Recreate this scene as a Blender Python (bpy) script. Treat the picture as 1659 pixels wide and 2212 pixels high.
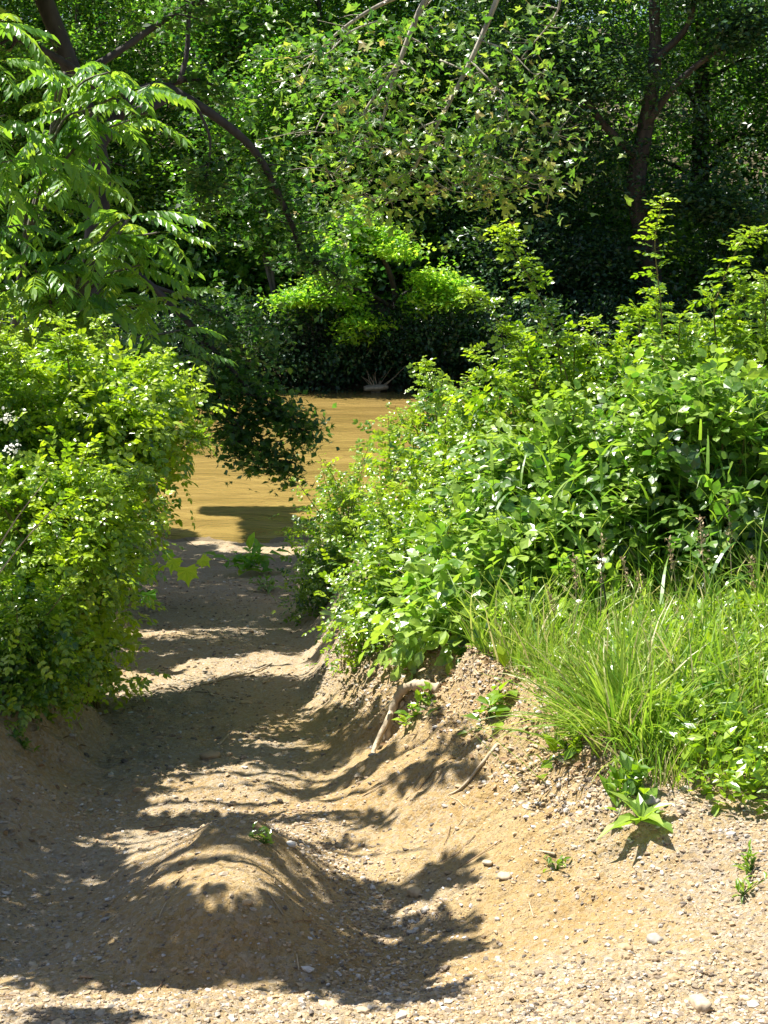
import bpy, math, random
import numpy as np
from math import radians as R_, sin, cos, tan, atan, pi

# ------------------------------------------------------------------ camera, world, sun, exposure
for o in list(bpy.data.objects):
    bpy.data.objects.remove(o)
scene = bpy.context.scene
COL = scene.collection
FPX = 1450.0
PITCH = math.radians(10.25)
CAMZ = 4.0
cd = bpy.data.cameras.new('camera')
cam = bpy.data.objects.new('camera', cd)
COL.objects.link(cam)
cam.location = (0, 0, CAMZ)
cam.rotation_euler = (math.pi / 2 - PITCH, 0, 0)
cd.sensor_fit = 'VERTICAL'
cd.sensor_height = 24.0
cd.sensor_width = 18.0
cd.lens = 24.0 * FPX / 1024.0
cd.clip_start = 0.05
cd.clip_end = 2000
scene.camera = cam

SUN = np.array([-0.46, 0.22, 1.00]); SUN = SUN / np.linalg.norm(SUN)
world = bpy.data.worlds.new("World")
scene.world = world
world.use_nodes = True
nt = world.node_tree
bg = nt.nodes['Background']
sky = nt.nodes.new('ShaderNodeTexSky')
sky.sky_type = 'NISHITA'
sky.sun_disc = False
sky.sun_elevation = math.asin(SUN[2])
sky.sun_rotation = math.atan2(SUN[0], SUN[1])
nt.links.new(sky.outputs[0], bg.inputs[0])
bg.inputs[1].default_value = 0.055
sd = bpy.data.lights.new('sun', 'SUN')
sd.energy = 5.0
sd.angle = math.radians(0.5)
sd.color = (1.0, 0.955, 0.87)
sun = bpy.data.objects.new('sun', sd)
COL.objects.link(sun)
from mathutils import Vector, Matrix
sun.rotation_euler = Vector(-SUN).to_track_quat('-Z', 'Y').to_euler()
sun.location = (-20, 20, 40)
scene.view_settings.view_transform = 'Standard'
scene.view_settings.look = 'None'
scene.view_settings.exposure = 1.42
scene.view_settings.gamma = 1.0
scene.cycles.max_bounces = 7
scene.cycles.diffuse_bounces = 3
scene.cycles.transmission_bounces = 5
scene.cycles.sample_clamp_indirect = 4.0

rng = np.random.default_rng(11)

# ------------------------------------------------------------------ helpers
def ray(px, py):
    """direction (unit forward depth) of a point seen at px,py"""
    u = (px - 384.0) / FPX; v = -(py - 512.0) / FPX
    y = cos(PITCH) + v * sin(PITCH); z = -sin(PITCH) + v * cos(PITCH)
    return np.array([u, y, z])

def P(px, py, Y):
    d = ray(px, py); t = Y / d[1]
    return np.array([d[0] * t, Y, CAMZ + d[2] * t])

def D(dx, dy, Y):           # the same from measurements made on a 1659 px wide print
    return P(dx * 768 / 1659, dy * 768 / 1659, Y)

_tab = np.random.default_rng(3).random((8, 256, 256))
def vn(x, y, s=0):
    x = np.asarray(x, float); y = np.asarray(y, float)
    xi = np.floor(x).astype(int); yi = np.floor(y).astype(int)
    fx = x - xi; fy = y - yi
    fx = fx * fx * fx * (fx * (fx * 6 - 15) + 10); fy = fy * fy * fy * (fy * (fy * 6 - 15) + 10)
    t = _tab[s % 8]
    a = t[xi & 255, yi & 255]; b = t[(xi + 1) & 255, yi & 255]
    c = t[xi & 255, (yi + 1) & 255]; d = t[(xi + 1) & 255, (yi + 1) & 255]
    return (a * (1 - fx) + b * fx) * (1 - fy) + (c * (1 - fx) + d * fx) * fy - 0.5

def ss(t):
    t = np.clip(t, 0, 1); return t * t * (3 - 2 * t)

# ------------------------------------------------------------------ terrain shape
YK   = [2.0, 2.7, 3.0, 3.3, 3.6, 4.2, 5.2, 7.5, 10., 13., 17., 20.3, 21.2]
ZFL  = [2.42, 2.40, 2.35, 2.23, 2.14, 2.04, 1.95, 1.68, 1.38, 1.02, .43, .0, -.28]
YR   = [2.0, 3.2, 3.8, 4.4, 5.0, 6.0, 7.5, 10., 13., 18., 20.2, 21.6]
ZRT  = [2.42, 2.43, 2.45, 2.50, 2.50, 2.38, 2.22, 1.92, 1.55, .80, .3, -.28]
XRF  = [.05, .02, -.02, -.12, -.26, -.38, -.45, -.60, -.82, -1.0, -.9, -.6]
WR   = [1.5, 1.10, .88, .84, .80, .60, .36, .45, .5, .6, .9, 1.2]
YL   = [2.0, 2.7, 3.4, 4.2, 5.2, 6.2, 7.5, 10., 13., 18., 20.2, 21.6]
ZLT  = [2.44, 2.44, 2.38, 2.28, 2.36, 2.38, 2.28, 1.95, 1.55, .85, .35, -.28]
XLF  = [-1.2, -1.15, -1.0, -.98, -1.08, -1.25, -1.5, -1.75, -2.1, -2.75, -3.0, -3.3]
WL   = [.9, .8, .75, .65, .48, .38, .35, .4, .5, .6, .9, 1.2]

def ground_z(x, y, detail=True):
    x = np.asarray(x, float); y = np.asarray(y, float)
    fl = np.interp(y, YK, ZFL)
    rt = np.interp(y, YR, ZRT); xr = np.interp(y, YR, XRF); wr = np.interp(y, YR, WR)
    lt = np.interp(y, YL, ZLT); xl = np.interp(y, YL, XLF); wl = np.interp(y, YL, WL)
    wob = .12 * vn(x * .0 + 3.3, y * 1.7, 1) + .05 * vn(y * 0, y * 5.0, 2)
    t = (x - xr - wob) / wr
    k = np.clip(t, 0, 1)
    shp = np.where(k < .7, .62 * (k / .7) ** 1.7, .62 + .38 * ss((k - .7) / .3) )
    z = fl + (rt - fl) * shp
    t2 = (xl + wob - x) / wl
    k2 = np.clip(t2, 0, 1)
    z = z + (lt - fl) * (k2 ** 1.5 * .7 + .3 * ss(k2))
    # beyond the banks the land rises a little
    near = ss((21 - y) / 3)
    veg = ss((y - 4.0) / .6)
    z = z + near * veg * .10 * np.clip(x - xr - wr, 0, 3) + near * .10 * np.clip(xl - wl - x, 0, 4)
    # hummock and ripple across the rut
    def g(cx, cy, sx, syf, syb, h):
        dy = y - cy
        sy = np.where(dy < 0, syf, syb)
        return h * np.exp(-((x - cx - .25 * dy) / sx) ** 2 - (dy / sy) ** 2)
    rx_ = x + .42 + .10 * (y - 3.9)                     # long rounded ridge between two ruts
    prof = np.exp(-(np.abs(rx_) / np.where(rx_ > 0, .23, .30)) ** 2.2)
    along = ss((y - 3.34) / .32) * (1 - .16 * np.exp(-((y - 3.95) / .13) ** 2)) * (1 - ss((y - 4.25) / .8))
    z = z + .20 * prof * along
    z = z + .05 * np.exp(-((x + .38) / .22) ** 2) * np.exp(-((y - 4.22) / .12) ** 2)
    z = z - g(-.92, 3.8, .16, .5, .5, .03) - g(.06, 3.8, .2, .4, .6, .03)
    z = z + .16 * vn(x * 1.1, x * 0, 3) * ss((y - 18.6) / .9) * ss((22 - y) / .8) + .07 * vn(x * 3.3, y * 2, 5) * ss((y - 18.6) / .9) * ss((22 - y) / .8)
    z = z + g(-.6, 5.6, .5, .2, .3, .03)
    # river bed and far side
    bed = -.28 - .5 * ss((y - 21.6) / 4)
    shore = 41.6 + .9 * vn(x * .25, 0 * x, 4) + .4 * vn(x * 1.1, 0 * x, 5)
    far = -.78 + .78 * ss((y - shore + 3) / 3) + 1.0 * ss((y - shore) / 1.6) + np.clip(y - shore - 1.5, 0, 60) * .30
    w = ss((y - 30) / 4)
    z = np.where(y > 21.6, bed, z)
    z = np.where(y > 30, bed * (1 - w) + far * w, z)
    # side land outside the frame keeps the level of the banks
    if detail:
        a = ss((30 - y) / 4)
        z = z + a * (.05 * vn(x * 1.3, y * 1.3, 0) + .028 * vn(x * 4.1, y * 4.1, 1) + .014 * vn(x * 11, y * 11, 2)
                     + .011 * vn(x * 27, y * 27, 3) + .007 * vn(x * 61, y * 61, 6))
        floor = np.clip(1 - np.abs(x - (xr + xl) / 2) / ((xr - xl) * .6), 0, 1) * ss((12 - y) / 3) * ss((y - 4.2) / .5)
        z = z - floor * .035 * np.clip(vn(x * 6.5, y * 4.2, 7) - .12, 0, 1) * 2 - .006 * a * np.clip(vn(x * 18, y * 18, 4) - .15, 0, 1) * 4 * ss((7 - y) / 2)
        # run-off grooves down the eroded right bank
        bank = np.clip(1 - np.abs(t - .62) / .5, 0, 1) * ss((y - 3.6) / .5) * ss((8 - y) / 1)
        z = z + bank * (.045 * vn(x * 2.5, y * 13, 4) + .03 * vn(x * 6, y * 31, 5) + .035 * vn(x * 14, y * 14, 7))
        lip = np.exp(-((t - .97) / .10) ** 2) * ss((y - 4) / .5) * ss((7 - y) / 1)
        z = z + lip * (.07 * vn(x * 9, y * 9, 6) + .015)
        bank2 = np.clip(1 - np.abs(t2 - .6) / .5, 0, 1) * ss((8 - y) / 1)
        z = z + bank2 * (.04 * vn(x * 5, y * 12, 5) + .03 * vn(x * 14, y * 20, 6))
        z = z + (1 - a) * .5 * vn(x * .5, y * .5, 2)
    return z

def hit(px, py):
    d = ray(px, py); t = np.linspace(2, 60, 3000)
    zz = CAMZ + d[2] * t - ground_z(d[0] * t, d[1] * t, False)
    i = np.argmax(zz < 0)
    return np.array([d[0] * t[i], d[1] * t[i], float(ground_z(d[0] * t[i], d[1] * t[i]))])

# ------------------------------------------------------------------ mesh builder
class MB:
    def __init__(s): s.v = []; s.t = []; s.f3 = []; s.f4 = []; s.n = 0
    def add(s, V, F3=None, F4=None, tint=None):
        V = np.asarray(V, float).reshape(-1, 3)
        s.v.append(V); s.t.append(np.full(len(V), .5) if tint is None else np.broadcast_to(tint, (len(V),)).astype(float))
        if F3 is not None and len(F3): s.f3.append(np.asarray(F3, np.int64).reshape(-1, 3) + s.n)
        if F4 is not None and len(F4): s.f4.append(np.asarray(F4, np.int64).reshape(-1, 4) + s.n)
        s.n += len(V)
    def inst(s, tmpl, pos, X, Z, scale, tint=None):
        """template (V,F3,F4[,T]) put at pos with local x axis X and normal close to Z"""
        V, F3, F4 = tmpl[:3]
        N = len(pos); k = len(V)
        if N == 0: return
        X = X / (np.linalg.norm(X, axis=1, keepdims=True) + 1e-9)
        Yv = np.cross(Z, X); Yv /= (np.linalg.norm(Yv, axis=1, keepdims=True) + 1e-9)
        Zv = np.cross(X, Yv)
        sc = np.broadcast_to(np.asarray(scale, float), (N,))[:, None, None]
        W = pos[:, None, :] + sc * (V[None, :, 0:1] * X[:, None, :] + V[None, :, 1:2] * Yv[:, None, :] + V[None, :, 2:3] * Zv[:, None, :])
        base = (np.arange(N) * k)[:, None, None]
        f3 = (np.asarray(F3).reshape(-1, 3)[None] + base).reshape(-1, 3) if len(F3) else None
        f4 = (np.asarray(F4).reshape(-1, 4)[None] + base).reshape(-1, 4) if len(F4) else None
        tt = np.full(N, .5) if tint is None else np.asarray(tint)
        T = np.repeat(tt, k)
        if len(tmpl) > 3: T = np.clip(T + np.tile(tmpl[3], N), 0, 1)
        s.add(W.reshape(-1, 3), f3, f4, T)
    def tube(s, pts, rad, n=6, tint=.5, cap=True):
        pts = np.asarray(pts, float); m = len(pts)
        rad = np.broadcast_to(np.asarray(rad, float), (m,))
        tg = np.gradient(pts, axis=0); tg /= (np.linalg.norm(tg, axis=1, keepdims=True) + 1e-9)
        ref = np.array([.31, .17, .93]) if abs(tg[0][2]) < .9 else np.array([1., .1, 0.])
        u = np.cross(tg, ref); u /= (np.linalg.norm(u, axis=1, keepdims=True) + 1e-9)
        w = np.cross(tg, u)
        a = np.arange(n) * 2 * pi / n
        V = pts[:, None, :] + rad[:, None, None] * (np.cos(a)[None, :, None] * u[:, None, :] + np.sin(a)[None, :, None] * w[:, None, :])
        i = np.arange(m - 1)[:, None] * n; j = np.arange(n)[None]; j2 = (j + 1) % n
        F4 = np.stack([i + j, i + j2, i + n + j2, i + n + j], -1).reshape(-1, 4)
        s.add(V.reshape(-1, 3), None, F4, tint)
        if cap:
            for (idx, ring) in ((0, range(n)), (m - 1, range((m - 1) * n, m * n))):
                c = s.n - m * n if idx == 0 else s.n - m * n - (1)
                pass
            # closing fans
            b = s.n - m * n
            F3 = []
            for q in range(1, n - 1):
                F3.append((0, q + 1, q)); F3.append(((m - 1) * n, (m - 1) * n + q, (m - 1) * n + q + 1))
            s.f3.append(np.asarray(F3, np.int64) + b)
    def build(s, name, mat, parent=None, smooth=False, loc=None):
        V = np.concatenate(s.v); T = np.concatenate(s.t)
        if loc is not None: V = V - np.asarray(loc)
        F3 = np.concatenate(s.f3) if s.f3 else np.zeros((0, 3), np.int64)
        F4 = np.concatenate(s.f4) if s.f4 else np.zeros((0, 4), np.int64)
        me = bpy.data.meshes.new(name)
        nl = len(F3) * 3 + len(F4) * 4; nf = len(F3) + len(F4)
        me.vertices.add(len(V)); me.loops.add(nl); me.polygons.add(nf)
        me.vertices.foreach_set('co', V.astype(np.float32).ravel())
        me.loops.foreach_set('vertex_index', np.concatenate([F3.ravel(), F4.ravel()]).astype(np.int32))
        st = np.concatenate([np.arange(len(F3)) * 3, len(F3) * 3 + np.arange(len(F4)) * 4])
        me.polygons.foreach_set('loop_start', st.astype(np.int32))
        me.update(calc_edges=True)
        me.polygons.foreach_set('use_smooth', np.full(nf, bool(smooth)))
        at = me.attributes.new('tint', 'FLOAT', 'POINT'); at.data.foreach_set('value', T.astype(np.float32))
        me.materials.append(mat)
        o = bpy.data.objects.new(name, me); COL.objects.link(o)
        if parent is not None: o.parent = parent
        elif loc is not None: o.location = tuple(loc)
        return o

def tag(o, label=None, cat=None, group=None, kind=None):
    if label: o['label'] = label
    if cat: o['category'] = cat
    if group: o['group'] = group
    if kind: o['kind'] = kind
    return o

def thing(name, loc, label, cat, group=None):
    o = bpy.data.objects.new(name, None); COL.objects.link(o)
    o.location = tuple(loc); o.empty_display_size = .1
    return tag(o, label, cat, group)

# ------------------------------------------------------------------ materials
def new_mat(name):
    m = bpy.data.materials.new(name); m.use_nodes = True
    t = m.node_tree
    return m, t, t.nodes['Principled BSDF'], t.nodes['Material Output']

def ramp(t, fac, stops):
    r = t.nodes.new('ShaderNodeValToRGB')
    while len(r.color_ramp.elements) < len(stops): r.color_ramp.elements.new(.5)
    for e, (p, c) in zip(r.color_ramp.elements, stops):
        e.position = p; e.color = (*c, 1)
    t.links.new(fac, r.inputs[0]); return r

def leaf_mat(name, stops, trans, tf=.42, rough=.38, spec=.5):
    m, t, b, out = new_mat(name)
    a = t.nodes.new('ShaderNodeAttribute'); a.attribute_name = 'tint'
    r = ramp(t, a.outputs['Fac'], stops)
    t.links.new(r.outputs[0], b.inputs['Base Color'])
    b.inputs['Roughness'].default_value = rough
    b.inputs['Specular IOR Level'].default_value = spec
    tr = t.nodes.new('ShaderNodeBsdfTranslucent')
    r2 = ramp(t, a.outputs['Fac'], [(s[0], tuple(min(.95, x) for x in c)) for s, c in zip(stops, trans)])
    t.links.new(r2.outputs[0], tr.inputs[0])
    mx = t.nodes.new('ShaderNodeMixShader'); mx.inputs[0].default_value = tf
    t.links.new(b.outputs[0], mx.inputs[1]); t.links.new(tr.outputs[0], mx.inputs[2])
    t.links.new(mx.outputs[0], out.inputs[0])
    return m

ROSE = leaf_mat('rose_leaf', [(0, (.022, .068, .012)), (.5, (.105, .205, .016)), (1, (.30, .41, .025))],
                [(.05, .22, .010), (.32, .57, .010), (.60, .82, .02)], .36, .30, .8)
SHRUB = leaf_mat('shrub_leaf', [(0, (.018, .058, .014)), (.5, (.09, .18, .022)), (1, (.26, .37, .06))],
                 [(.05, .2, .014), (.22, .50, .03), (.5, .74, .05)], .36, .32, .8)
PINN = leaf_mat('walnut_leaf', [(0, (.035, .09, .014)), (.5, (.07, .20, .028)), (1, (.20, .36, .04))],
                [(.10, .28, .02), (.28, .52, .03), (.55, .72, .05)], .45, .36, .5)
MAPLE = leaf_mat('maple_leaf', [(0, (.014, .045, .012)), (.5, (.035, .09, .018)), (1, (.10, .18, .03))],
                 [(.05, .2, .02), (.14, .36, .03), (.34, .55, .05)], .38, .45, .4)
SYCA = leaf_mat('sycamore_leaf', [(0, (.03, .09, .02)), (.55, (.10, .20, .035)), (.9, (.32, .41, .12)), (1, (.30, .26, .10))],
                [(.08, .25, .02), (.22, .48, .03), (.56, .72, .06), (.6, .5, .12)], .40, .33, .8)
FARL = leaf_mat('far_leaf', [(0, (.010, .045, .014)), (.5, (.055, .15, .020)), (1, (.20, .33, .035))],
                [(.03, .18, .012), (.21, .52, .02), (.45, .78, .04)], .40, .30, .9)
SHADEL = leaf_mat('shaded_leaf', [(0, (.008, .028, .014)), (.5, (.016, .060, .026)), (1, (.05, .13, .035))],
                 [(.03, .09, .012), (.08, .2, .02), (.2, .36, .03)], .25, .4, .5)  # far foliage with deep shade put into its leaf colour
LIMEL = leaf_mat('lime_leaf', [(0, (.05, .17, .02)), (.5, (.13, .30, .03)), (1, (.26, .42, .04))],
                 [(.16, .45, .02), (.36, .74, .03), (.62, .88, .06)], .5, .4, .45)
GRASS = leaf_mat('grass_blade', [(0, (.05, .14, .014)), (.5, (.13, .25, .02)), (.82, (.30, .38, .06)), (1, (.50, .44, .24))],
                 [(.15, .34, .02), (.34, .56, .03), (.5, .62, .08), (.5, .42, .2)], .40, .4, .5)
LITTER = leaf_mat('dead_leaf', [(0, (.16, .09, .045)), (.5, (.30, .20, .11)), (1, (.48, .38, .24))],
                  [(.2, .1, .04), (.3, .2, .08), (.4, .3, .15)], .15, .6, .3)
PETAL = leaf_mat('white_petal', [(0, (.75, .73, .68)), (1, (.85, .84, .8))], [(.7, .7, .6), (.8, .8, .7)], .3, .5, .3)

def bark_mat(name, c1, c2, scale=9):
    m, t, b, out = new_mat(name)
    tc = t.nodes.new('ShaderNodeTexCoord')
    mp = t.nodes.new('ShaderNodeMapping'); mp.inputs['Scale'].default_value = (1, 1, .25)
    t.links.new(tc.outputs['Object'], mp.inputs[0])
    n = t.nodes.new('ShaderNodeTexNoise'); n.inputs['Scale'].default_value = scale; n.inputs['Detail'].default_value = 5
    t.links.new(mp.outputs[0], n.inputs['Vector'])
    r = ramp(t, n.outputs[0], [(.35, c1), (.65, c2)])
    t.links.new(r.outputs[0], b.inputs['Base Color'])
    b.inputs['Roughness'].default_value = .85
    bp = t.nodes.new('ShaderNodeBump'); bp.inputs['Strength'].default_value = .7; bp.inputs['Distance'].default_value = .02
    t.links.new(n.outputs[0], bp.inputs['Height']); t.links.new(bp.outputs[0], b.inputs['Normal'])
    return m
BARK = bark_mat('bark', (.05, .042, .035), (.14, .12, .10))
BARKD = bark_mat('bark_dark', (.02, .018, .016), (.06, .052, .045))
BARKP = bark_mat('bark_pale', (.22, .19, .15), (.42, .38, .31), 14)
STEM = bark_mat('stem', (.10, .10, .03), (.20, .15, .06), 30)
DRY = bark_mat('dry_wood', (.30, .23, .15), (.48, .39, .27), 30)

def soil_mat():
    m, t, b, out = new_mat('soil')
    L = t.links.new
    tc = t.nodes.new('ShaderNodeTexCoord')
    def noise(scale, det=6, rough=.6):
        n = t.nodes.new('ShaderNodeTexNoise'); n.inputs['Scale'].default_value = scale
        n.inputs['Detail'].default_value = det; n.inputs['Roughness'].default_value = rough
        L(tc.outputs['Object'], n.inputs['Vector']); return n.outputs[0]
    big = ramp(t, noise(1.6, 5), [(.35, (.38, .255, .105)), (.52, (.42, .30, .14)), (.68, (.385, .295, .17))])
    fine = ramp(t, noise(38, 6, .75), [(.30, (.38, .33, .27)), (.46, (.9, .88, .85)), (.6, (1, 1, 1)), (.75, (1.25, 1.25, 1.25))])
    mu = t.nodes.new('ShaderNodeMixRGB'); mu.blend_type = 'MULTIPLY'; mu.inputs[0].default_value = .8
    L(big.outputs[0], mu.inputs[1]); L(fine.outputs[0], mu.inputs[2])
    # embedded grit
    vo = t.nodes.new('ShaderNodeTexVoronoi'); vo.inputs['Scale'].default_value = 85
    L(tc.outputs['Object'], vo.inputs['Vector'])
    sep = t.nodes.new('ShaderNodeSeparateColor'); L(vo.outputs['Color'], sep.inputs[0])
    grit = ramp(t, sep.outputs[0], [(0, (.26, .22, .17)), (.4, (.42, .36, .27)), (.8, (.52, .47, .40)), (1, (.36, .37, .36))])
    a = t.nodes.new('ShaderNodeAttribute'); a.attribute_name = 'tint'       # 0 clay, .5 gravelly and shade-grey, 1 humus
    r1 = ramp(t, a.outputs['Fac'], [(0, (.12, .12, .12)), (.5, (.62, .62, .62)), (.75, (.3, .3, .3))])
    gate = t.nodes.new('ShaderNodeMath'); gate.operation = 'GREATER_THAN'; L(sep.outputs[1], gate.inputs[0]); gate.inputs[1].default_value = .45
    gm = t.nodes.new('ShaderNodeMath'); gm.operation = 'MULTIPLY'; L(gate.outputs[0], gm.inputs[0]); L(r1.outputs[0], gm.inputs[1])
    m1 = t.nodes.new('ShaderNodeMixRGB'); L(gm.outputs[0], m1.inputs[0]); L(mu.outputs[0], m1.inputs[1]); L(grit.outputs[0], m1.inputs[2])
    # greyer mix: gravel's own tone, and shade put into the path's left
    r3 = ramp(t, a.outputs['Fac'], [(.15, (0, 0, 0)), (.5, (.45, .45, .45)), (.6, (.3, .3, .3))])
    m3 = t.nodes.new('ShaderNodeMixRGB'); L(r3.outputs[0], m3.inputs[0]); L(m1.outputs[0], m3.inputs[1]); m3.inputs[2].default_value = (.32, .27, .20, 1)
    r2 = ramp(t, a.outputs['Fac'], [(.62, (0, 0, 0)), (.9, (1, 1, 1))])
    hum = ramp(t, noise(14, 6), [(.3, (.045, .035, .022)), (.6, (.12, .095, .06)), (.75, (.06, .08, .03))])
    m2 = t.nodes.new('ShaderNodeMixRGB'); L(r2.outputs[0], m2.inputs[0]); L(m3.outputs[0], m2.inputs[1]); L(hum.outputs[0], m2.inputs[2])
    L(m2.outputs[0], b.inputs['Base Color'])
    b.inputs['Roughness'].default_value = .92; b.inputs['Specular IOR Level'].default_value = .2
    bp = t.nodes.new('ShaderNodeBump'); bp.inputs['Strength'].default_value = 1.; bp.inputs['Distance'].default_value = .018
    L(noise(70, 5, .7), bp.inputs['Height'])
    bp2 = t.nodes.new('ShaderNodeBump'); bp2.inputs['Strength'].default_value = .7; bp2.inputs['Distance'].default_value = .005; bp2.invert = True
    L(vo.outputs['Distance'], bp2.inputs['Height']); L(bp.outputs[0], bp2.inputs['Normal'])
    L(bp2.outputs[0], b.inputs['Normal'])
    return m
SOIL = soil_mat()

def stone_mat():
    m, t, b, out = new_mat('stone')
    L = t.links.new
    a = t.nodes.new('ShaderNodeAttribute'); a.attribute_name = 'tint'
    r = ramp(t, a.outputs['Fac'], [(0, (.12, .10, .08)), (.25, (.28, .20, .12)), (.5, (.43, .31, .17)), (.7, (.47, .37, .25)), (.88, (.31, .28, .24)), (1, (.62, .58, .52))])
    tc = t.nodes.new('ShaderNodeTexCoord')
    n = t.nodes.new('ShaderNodeTexNoise'); n.inputs['Scale'].default_value = 60; n.inputs['Detail'].default_value = 5
    L(tc.outputs['Object'], n.inputs['Vector'])
    r2 = ramp(t, n.outputs[0], [(.3, (.6, .58, .55)), (.6, (1, 1, 1))])
    mu = t.nodes.new('ShaderNodeMixRGB'); mu.blend_type = 'MULTIPLY'; mu.inputs[0].default_value = .7
    L(r.outputs[0], mu.inputs[1]); L(r2.outputs[0], mu.inputs[2]); L(mu.outputs[0], b.inputs['Base Color'])
    b.inputs['Roughness'].default_value = .75
    bp = t.nodes.new('ShaderNodeBump'); bp.inputs['Strength'].default_value = .4; bp.inputs['Distance'].default_value = .003
    L(n.outputs[0], bp.inputs['Height']); L(bp.outputs[0], b.inputs['Normal'])
    return m
STONE = stone_mat()

def water_mat():
    m, t, b, out = new_mat('river_water')
    L = t.links.new
    tc = t.nodes.new('ShaderNodeTexCoord')
    mp = t.nodes.new('ShaderNodeMapping'); mp.inputs['Scale'].default_value = (.35, 1.0, 1)
    L(tc.outputs['Object'], mp.inputs[0])
    n = t.nodes.new('ShaderNodeTexNoise'); n.inputs['Scale'].default_value = .55; n.inputs['Detail'].default_value = 7
    L(mp.outputs[0], n.inputs['Vector'])
    n.inputs['Distortion'].default_value = 1.2
    r = ramp(t, n.outputs[0], [(.25, (.17, .118, .035)), (.48, (.25, .172, .052)), (.75, (.31, .215, .070))])
    L(r.outputs[0], b.inputs['Base Color'])
    b.inputs['Roughness'].default_value = .06
    b.inputs['IOR'].default_value = 1.33
    n2 = t.nodes.new('ShaderNodeTexNoise'); n2.inputs['Scale'].default_value = 1.7; n2.inputs['Detail'].default_value = 6; n2.inputs['Distortion'].default_value = .8; n2.inputs['Roughness'].default_value = .62
    mp2 = t.nodes.new('ShaderNodeMapping'); mp2.inputs['Scale'].default_value = (.5, .75, 1); mp2.inputs['Rotation'].default_value = (0, 0, .12)
    L(tc.outputs['Object'], mp2.inputs[0]); L(mp2.outputs[0], n2.inputs['Vector'])
    bp = t.nodes.new('ShaderNodeBump'); bp.inputs['Strength'].default_value = .6; bp.inputs['Distance'].default_value = .12
    L(n2.outputs[0], bp.inputs['Height']); L(bp.outputs[0], b.inputs['Normal'])
    return m
WATER = water_mat()

# ------------------------------------------------------------------ ground and river
def axis(lo, hi, step, far_lo, far_hi, g=1.05):
    a = list(np.arange(lo, hi, step))
    s = step; x = a[-1]
    while x < far_hi: s *= g; x += s; a.append(x)
    s = step; x = a[0]; b = []
    while x > far_lo: s *= g * 1.05; x -= s; b.append(x)
    return np.array(b[::-1] + a)
gx = axis(-1.9, 1.7, .0095, -250, 250, 1.06)
gy = axis(2.4, 6.0, .0095, -120, 480, 1.012)
GX, GY = np.meshgrid(gx, gy)
GZ = ground_z(GX, GY)
nx, ny = len(gx), len(gy)
idx = np.arange(nx * ny).reshape(ny, nx)
F4 = np.stack([idx[:-1, :-1], idx[:-1, 1:], idx[1:, 1:], idx[1:, :-1]], -1).reshape(-1, 4)
rtx = np.interp(GY, YR, XRF) + np.interp(GY, YR, WR); ltx = np.interp(GY, YL, XLF) - np.interp(GY, YL, WL)
clay = .1 + .4 * ss((GX - rtx + .55) / .5) * ss((4.6 - GY) / .8) + .25 * ss((3.9 - GY) / .8)
clay = np.maximum(clay, .45 * ss((GY - 5.2) / 2.5))
clay = np.maximum(clay, .42 * ss((-.15 - GX + .3 * vn(GX * 2, GY * 2, 3)) / .5) * (1 - .8 * np.exp(-((GX + .42) / .28) ** 2 - ((GY - 3.9) / .45) ** 2)))  # grey of the shade put into the left soil colour, mound left out
clay = clay + .35 * vn(GX * 1.5, GY * 1.5, 5) + .2 * vn(GX * 5, GY * 5, 6)
hum = ss((GX - rtx - .05 + .3 * vn(GX * 2, GY * 2, 1)) / .35) * ss((GY - 4.2) / .5) + ss((ltx + .05 - GX) / .35) * ss((GY - 3.6) / .5)
tt = np.clip(clay, 0, .6); tt = np.maximum(tt, np.clip(hum, 0, 1)); tt = np.maximum(tt, .82 * ss((GY - 18.4 + 1.2 * vn(GX * 1.5, GY * 1.2, 4)) / .9)); tt = np.where(GY > 21, 1.0, tt)
mb = MB(); mb.add(np.stack([GX, GY, GZ], -1).reshape(-1, 3), None, F4, tt.ravel())
tag(mb.build('ground', SOIL, smooth=True), kind='structure')

mb = MB()
wx = np.linspace(-60, 60, 61); wy = np.linspace(18.5, 46, 60)
WX, WY = np.meshgrid(wx, wy); ii = np.arange(61 * 60).reshape(60, 61)
mb.add(np.stack([WX, WY, 0 * WX + .0], -1).reshape(-1, 3), None, np.stack([ii[:-1, :-1], ii[:-1, 1:], ii[1:, 1:], ii[1:, :-1]], -1).reshape(-1, 4))
tag(mb.build('river_water', WATER, smooth=True), kind='structure')

# ------------------------------------------------------------------ templates
def rot2(v, a): return np.array([v[0] * cos(a) - v[1] * sin(a), v[0] * sin(a) + v[1] * cos(a)])
def leaflet(w=.24, fold=.06, droop=.08):
    V = np.array([(0, 0, 0), (.32, w, fold), (.68, w * .85, fold * .4 - droop * .3), (1, 0, -droop), (.68, -w * .85, fold * .4 - droop * .3), (.32, -w, fold), (.52, 0, -.01)])
    return V, np.array([(6, 3, 2), (6, 4, 3)]), np.array([(0, 6, 2, 1), (0, 5, 4, 6)])
def rhomb(w=.3, fold=.08):
    V = np.array([(0, 0, 0), (.45, w, fold), (1, 0, 0), (.45, -w, fold)])
    return V, np.array([(0, 2, 1), (0, 3, 2)]), np.zeros((0, 4), int)
def merge(parts):
    Vs, A, B, T, n = [], [], [], [], 0
    for V, F3, F4, t in parts:
        Vs.append(V); A.append(np.asarray(F3).reshape(-1, 3) + n); B.append(np.asarray(F4).reshape(-1, 4) + n)
        T.append(np.full(len(V), t)); n += len(V)
    return np.concatenate(Vs), np.concatenate(A).astype(int), np.concatenate(B).astype(int), np.concatenate(T)
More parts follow.
